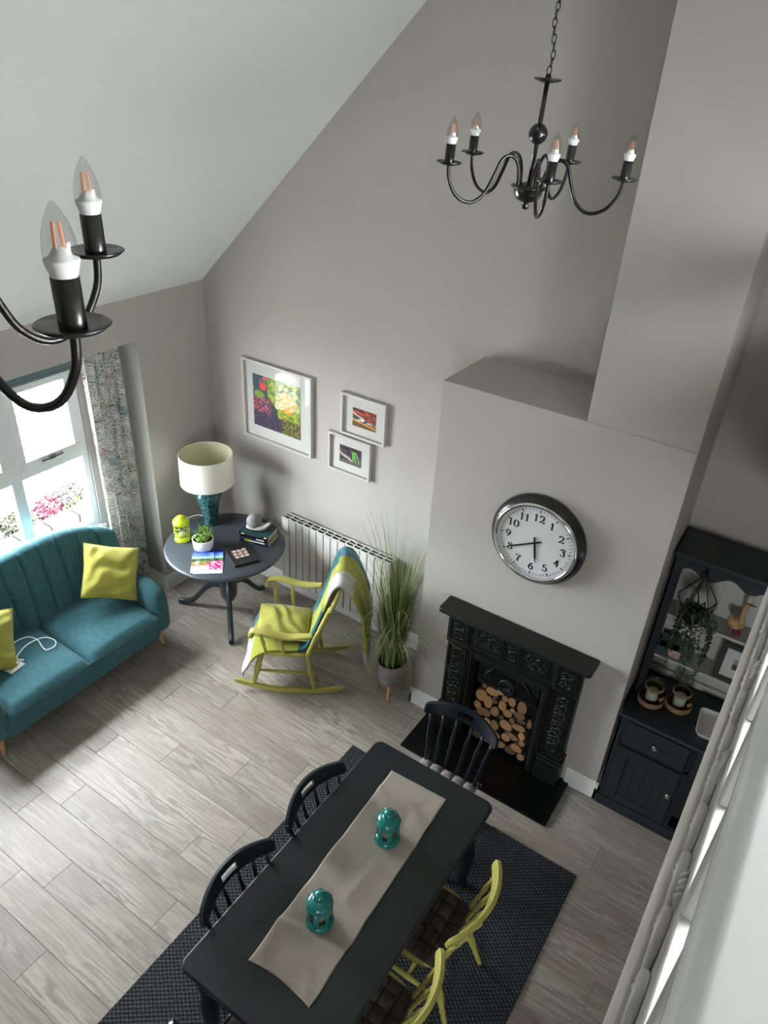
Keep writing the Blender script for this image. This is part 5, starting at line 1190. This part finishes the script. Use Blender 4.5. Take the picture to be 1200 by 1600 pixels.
# ================================================================== CHANDELIERS
BM = M['blackmetal']
def lathe_obj(prof, name, m, par, n=24, loc=None): return MB().lathe(prof, n, cap=False).build(name, m, par, smooth=True, loc=loc)
def chandelier(label, loc, ph, tilt, chain_top):
    t = thing('chandelier', label, 'chandelier', loc, 0, 'black candle chandeliers on chains'); t.rotation_euler = (tilt[1], tilt[0], 0)
    lathe_obj([(0, -.125), (.010, -.122), (.012, -.112), (.006, -.104), (.012, -.102), (.035, -.094), (.046, -.075), (.048, -.062), (.058, -.058), (.058, -.052), (.03, -.046), (.012, -.04), (0, -.04)], 'centre_bowl', BM, t, 32)
    MB().tube([(0, 0, -.045), (0, 0, .25)], .0075, 12).build('stem', BM, t, smooth=True)
    lathe_obj([(0, .068), (.014, .072), (.026, .084), (.031, .10), (.026, .116), (.014, .128), (0, .132)], 'ball', BM, t, 28)
    lathe_obj([(0, .236), (.012, .238), (.040, .246), (.044, .250), (.040, .252), (.01, .250), (.008, .262), (0, .264)], 'top_disc', BM, t, 28)
    arm = None
    for k in range(5):
        a = ph+2*PI*k/5; c_, s_ = math.cos(a), math.sin(a)
        if arm is None:
            P = bez([(.040, 0, -.056), (.046, 0, -.01), (.062, 0, .024), (.088, 0, .034), (.112, 0, .018), (.132, 0, -.03), (.158, 0, -.082), (.20, 0, -.108), (.25, 0, -.092), (.283, 0, -.045), (.29, 0, .0)], 60)
            arm = MB().tube(P, .0058, 10).build('arm', BM, t, smooth=True)
            pan = MB().lathe([(0, -.002), (.010, -.004), (.034, .002), (.041, .008), (.039, .009), (.015, .004), (0, .004)], 32, (.29, 0, 0), cap=False).build('drip_pan', BM, arm, smooth=True)
            sl_ = MB().lathe([(.0150, .0), (.0150, .058), (.0125, .058), (.0125, .0)], 24, (.29, 0, 0), cap=False).build('candle_sleeve', BM, arm, smooth=True)
            arm.rotation_euler = (0, 0, a); arms = [arm]
        else:
            a2 = copy_tree(arm, t); a2.rotation_euler = (0, 0, a)
    bulb = None
    for k in range(5):
        a = ph+2*PI*k/5
        if bulb is None:
            bulb = MB().lathe([(.0130, .050), (.0135, .058), (.0180, .072), (.0183, .076), (.012, .079), (.010, .083), (.006, .088), (0, .089)], 24, cap=False).build('bulb', M['bulbbase'], t, smooth=True)
            MB().lathe([(.0176, .074), (.0182, .084), (.0168, .098), (.0128, .112), (.0070, .124), (.003, .131), (0, .133)], 24, cap=False).build('bulb_glass', M['bulbglass'], bulb, smooth=True)
            fl = MB()
            for q in range(4): b_ = q*PI/2+.4; fl.tube([(.0062*math.cos(b_), .0062*math.sin(b_), .087), (.0045*math.cos(b_), .0045*math.sin(b_), .112)], .0012, 6)
            fl.build('filament', M['filament'], bulb); bl = bulb
        else: bl = copy_tree(bulb, t)
        bl.location = (.29*math.cos(a), .29*math.sin(a), 0)
    # chain
    lk = None; x, y, z = 0, 0, .272; i = 0; Lc = chain_top-loc[2]
    while z < Lc:
        if lk is None:
            pts = [(.0065*math.cos(b), 0, .0125*math.sin(b)) for b in [2*PI*k/16 for k in range(16)]]
            lk = MB().tube(pts, .0019, 6, closed=True).build('chain_link', BM, t, smooth=True); o = lk
        else: o = lk.copy(); COL.objects.link(o)
        ut = z; o.location = (-tilt[0]*(ut-.26)*1.0+.004*math.sin(i*.7), tilt[1]*(ut-.26)+.003*math.sin(i*.9), z); o.rotation_euler = (0, 0, (i % 2)*PI/2+.1); z += .0200; i += 1
    lathe_obj([(0, Lc-.05), (.03, Lc-.045), (.055, Lc-.02), (.06, Lc+.0), (0, Lc)], 'ceiling_rose', BM, t)
    return t
chandelier('black five-arm chandelier hanging in front of the flue', (3.50, -1.832, 4.058), .275, (.035, -.01), RZ)
chandelier('black chandelier close to the camera at the left edge', (3.552, -3.853, 4.076), .212, (0, 0), RZ)

# ================================================================== LANDING BALUSTRADE
PX = 4.599
bl_ = thing('landing_balustrade', 'white carved balustrade panel along the landing edge at lower right', 'balustrade', (PX, -3.0, 3.02)); CV = M['carved']
BY0, BY1 = -2.2, 2.97          # local y
def bx(name, *b, m=CV, bev=.004): return MB().box(*b).build(name, m, bl_, bev=bev)
bx('base_rail', 0, .03, BY0, BY1, .0, .07); bx('lower_panel', .004, .02, BY0, BY1, .07, .40, bev=0); bx('moulded_rail', -.002, .03, BY0, BY1, .40, .43)
# scalloped carved moulding with pearls
sc = MB(); prn = MB(); y = BY0+.06; q = 0
while y < BY1-.1:
    L_ = .115; pts = []
    for i in range(13):
        b = PI*i/12; pts.append(Vector((-.004, y+L_/2-math.cos(b)*L_*.46, .13+.10*math.sin(b)+(.12*0))))
    sc.tube(pts, [.004+.006*math.sin(PI*i/12) for i in range(13)], 8)
    sc.tube([p+Vector((.002, 0, -.03)) for p in pts[2:-2]], .006, 6)
    for dz in (0, .022): prn.lathe([(0, -.008), (.007, -.005), (.009, 0), (.007, .005), (0, .008)], 10, (-.004, y, .125+dz), cap=False)
    y += L_; q += 1
sc.build('scallop_moulding', CV, bl_, smooth=True); tag(prn.build('pearl_row', CV, bl_, smooth=True), kind='stuff')
mm = MB(); y = BY0+.1
while y < BY1-.1:
    for k in range(4): mm.tube([(-.003, y+.012*k, .35+.02*math.sin(k)), (-.006, y+.012*k+.01, .37), (-.003, y+.012*k, .395)], [.002, .006, .002], 6)
    y += .26
tag(mm.build('leaf_carving', CV, bl_, smooth=True), kind='stuff')
for k in range(int((BY1-BY0)/.2)):
    y = BY0+.2*k; bx('baluster', 0, .026, y, y+.035, .43, .66, bev=.004)
bx('upper_rail', -.004, .034, BY0, BY1, .66, .76, bev=.01)
bx('handrail', -.012, .30, BY0, BY1, .76, .82, m=M['whitewood'], bev=.02)
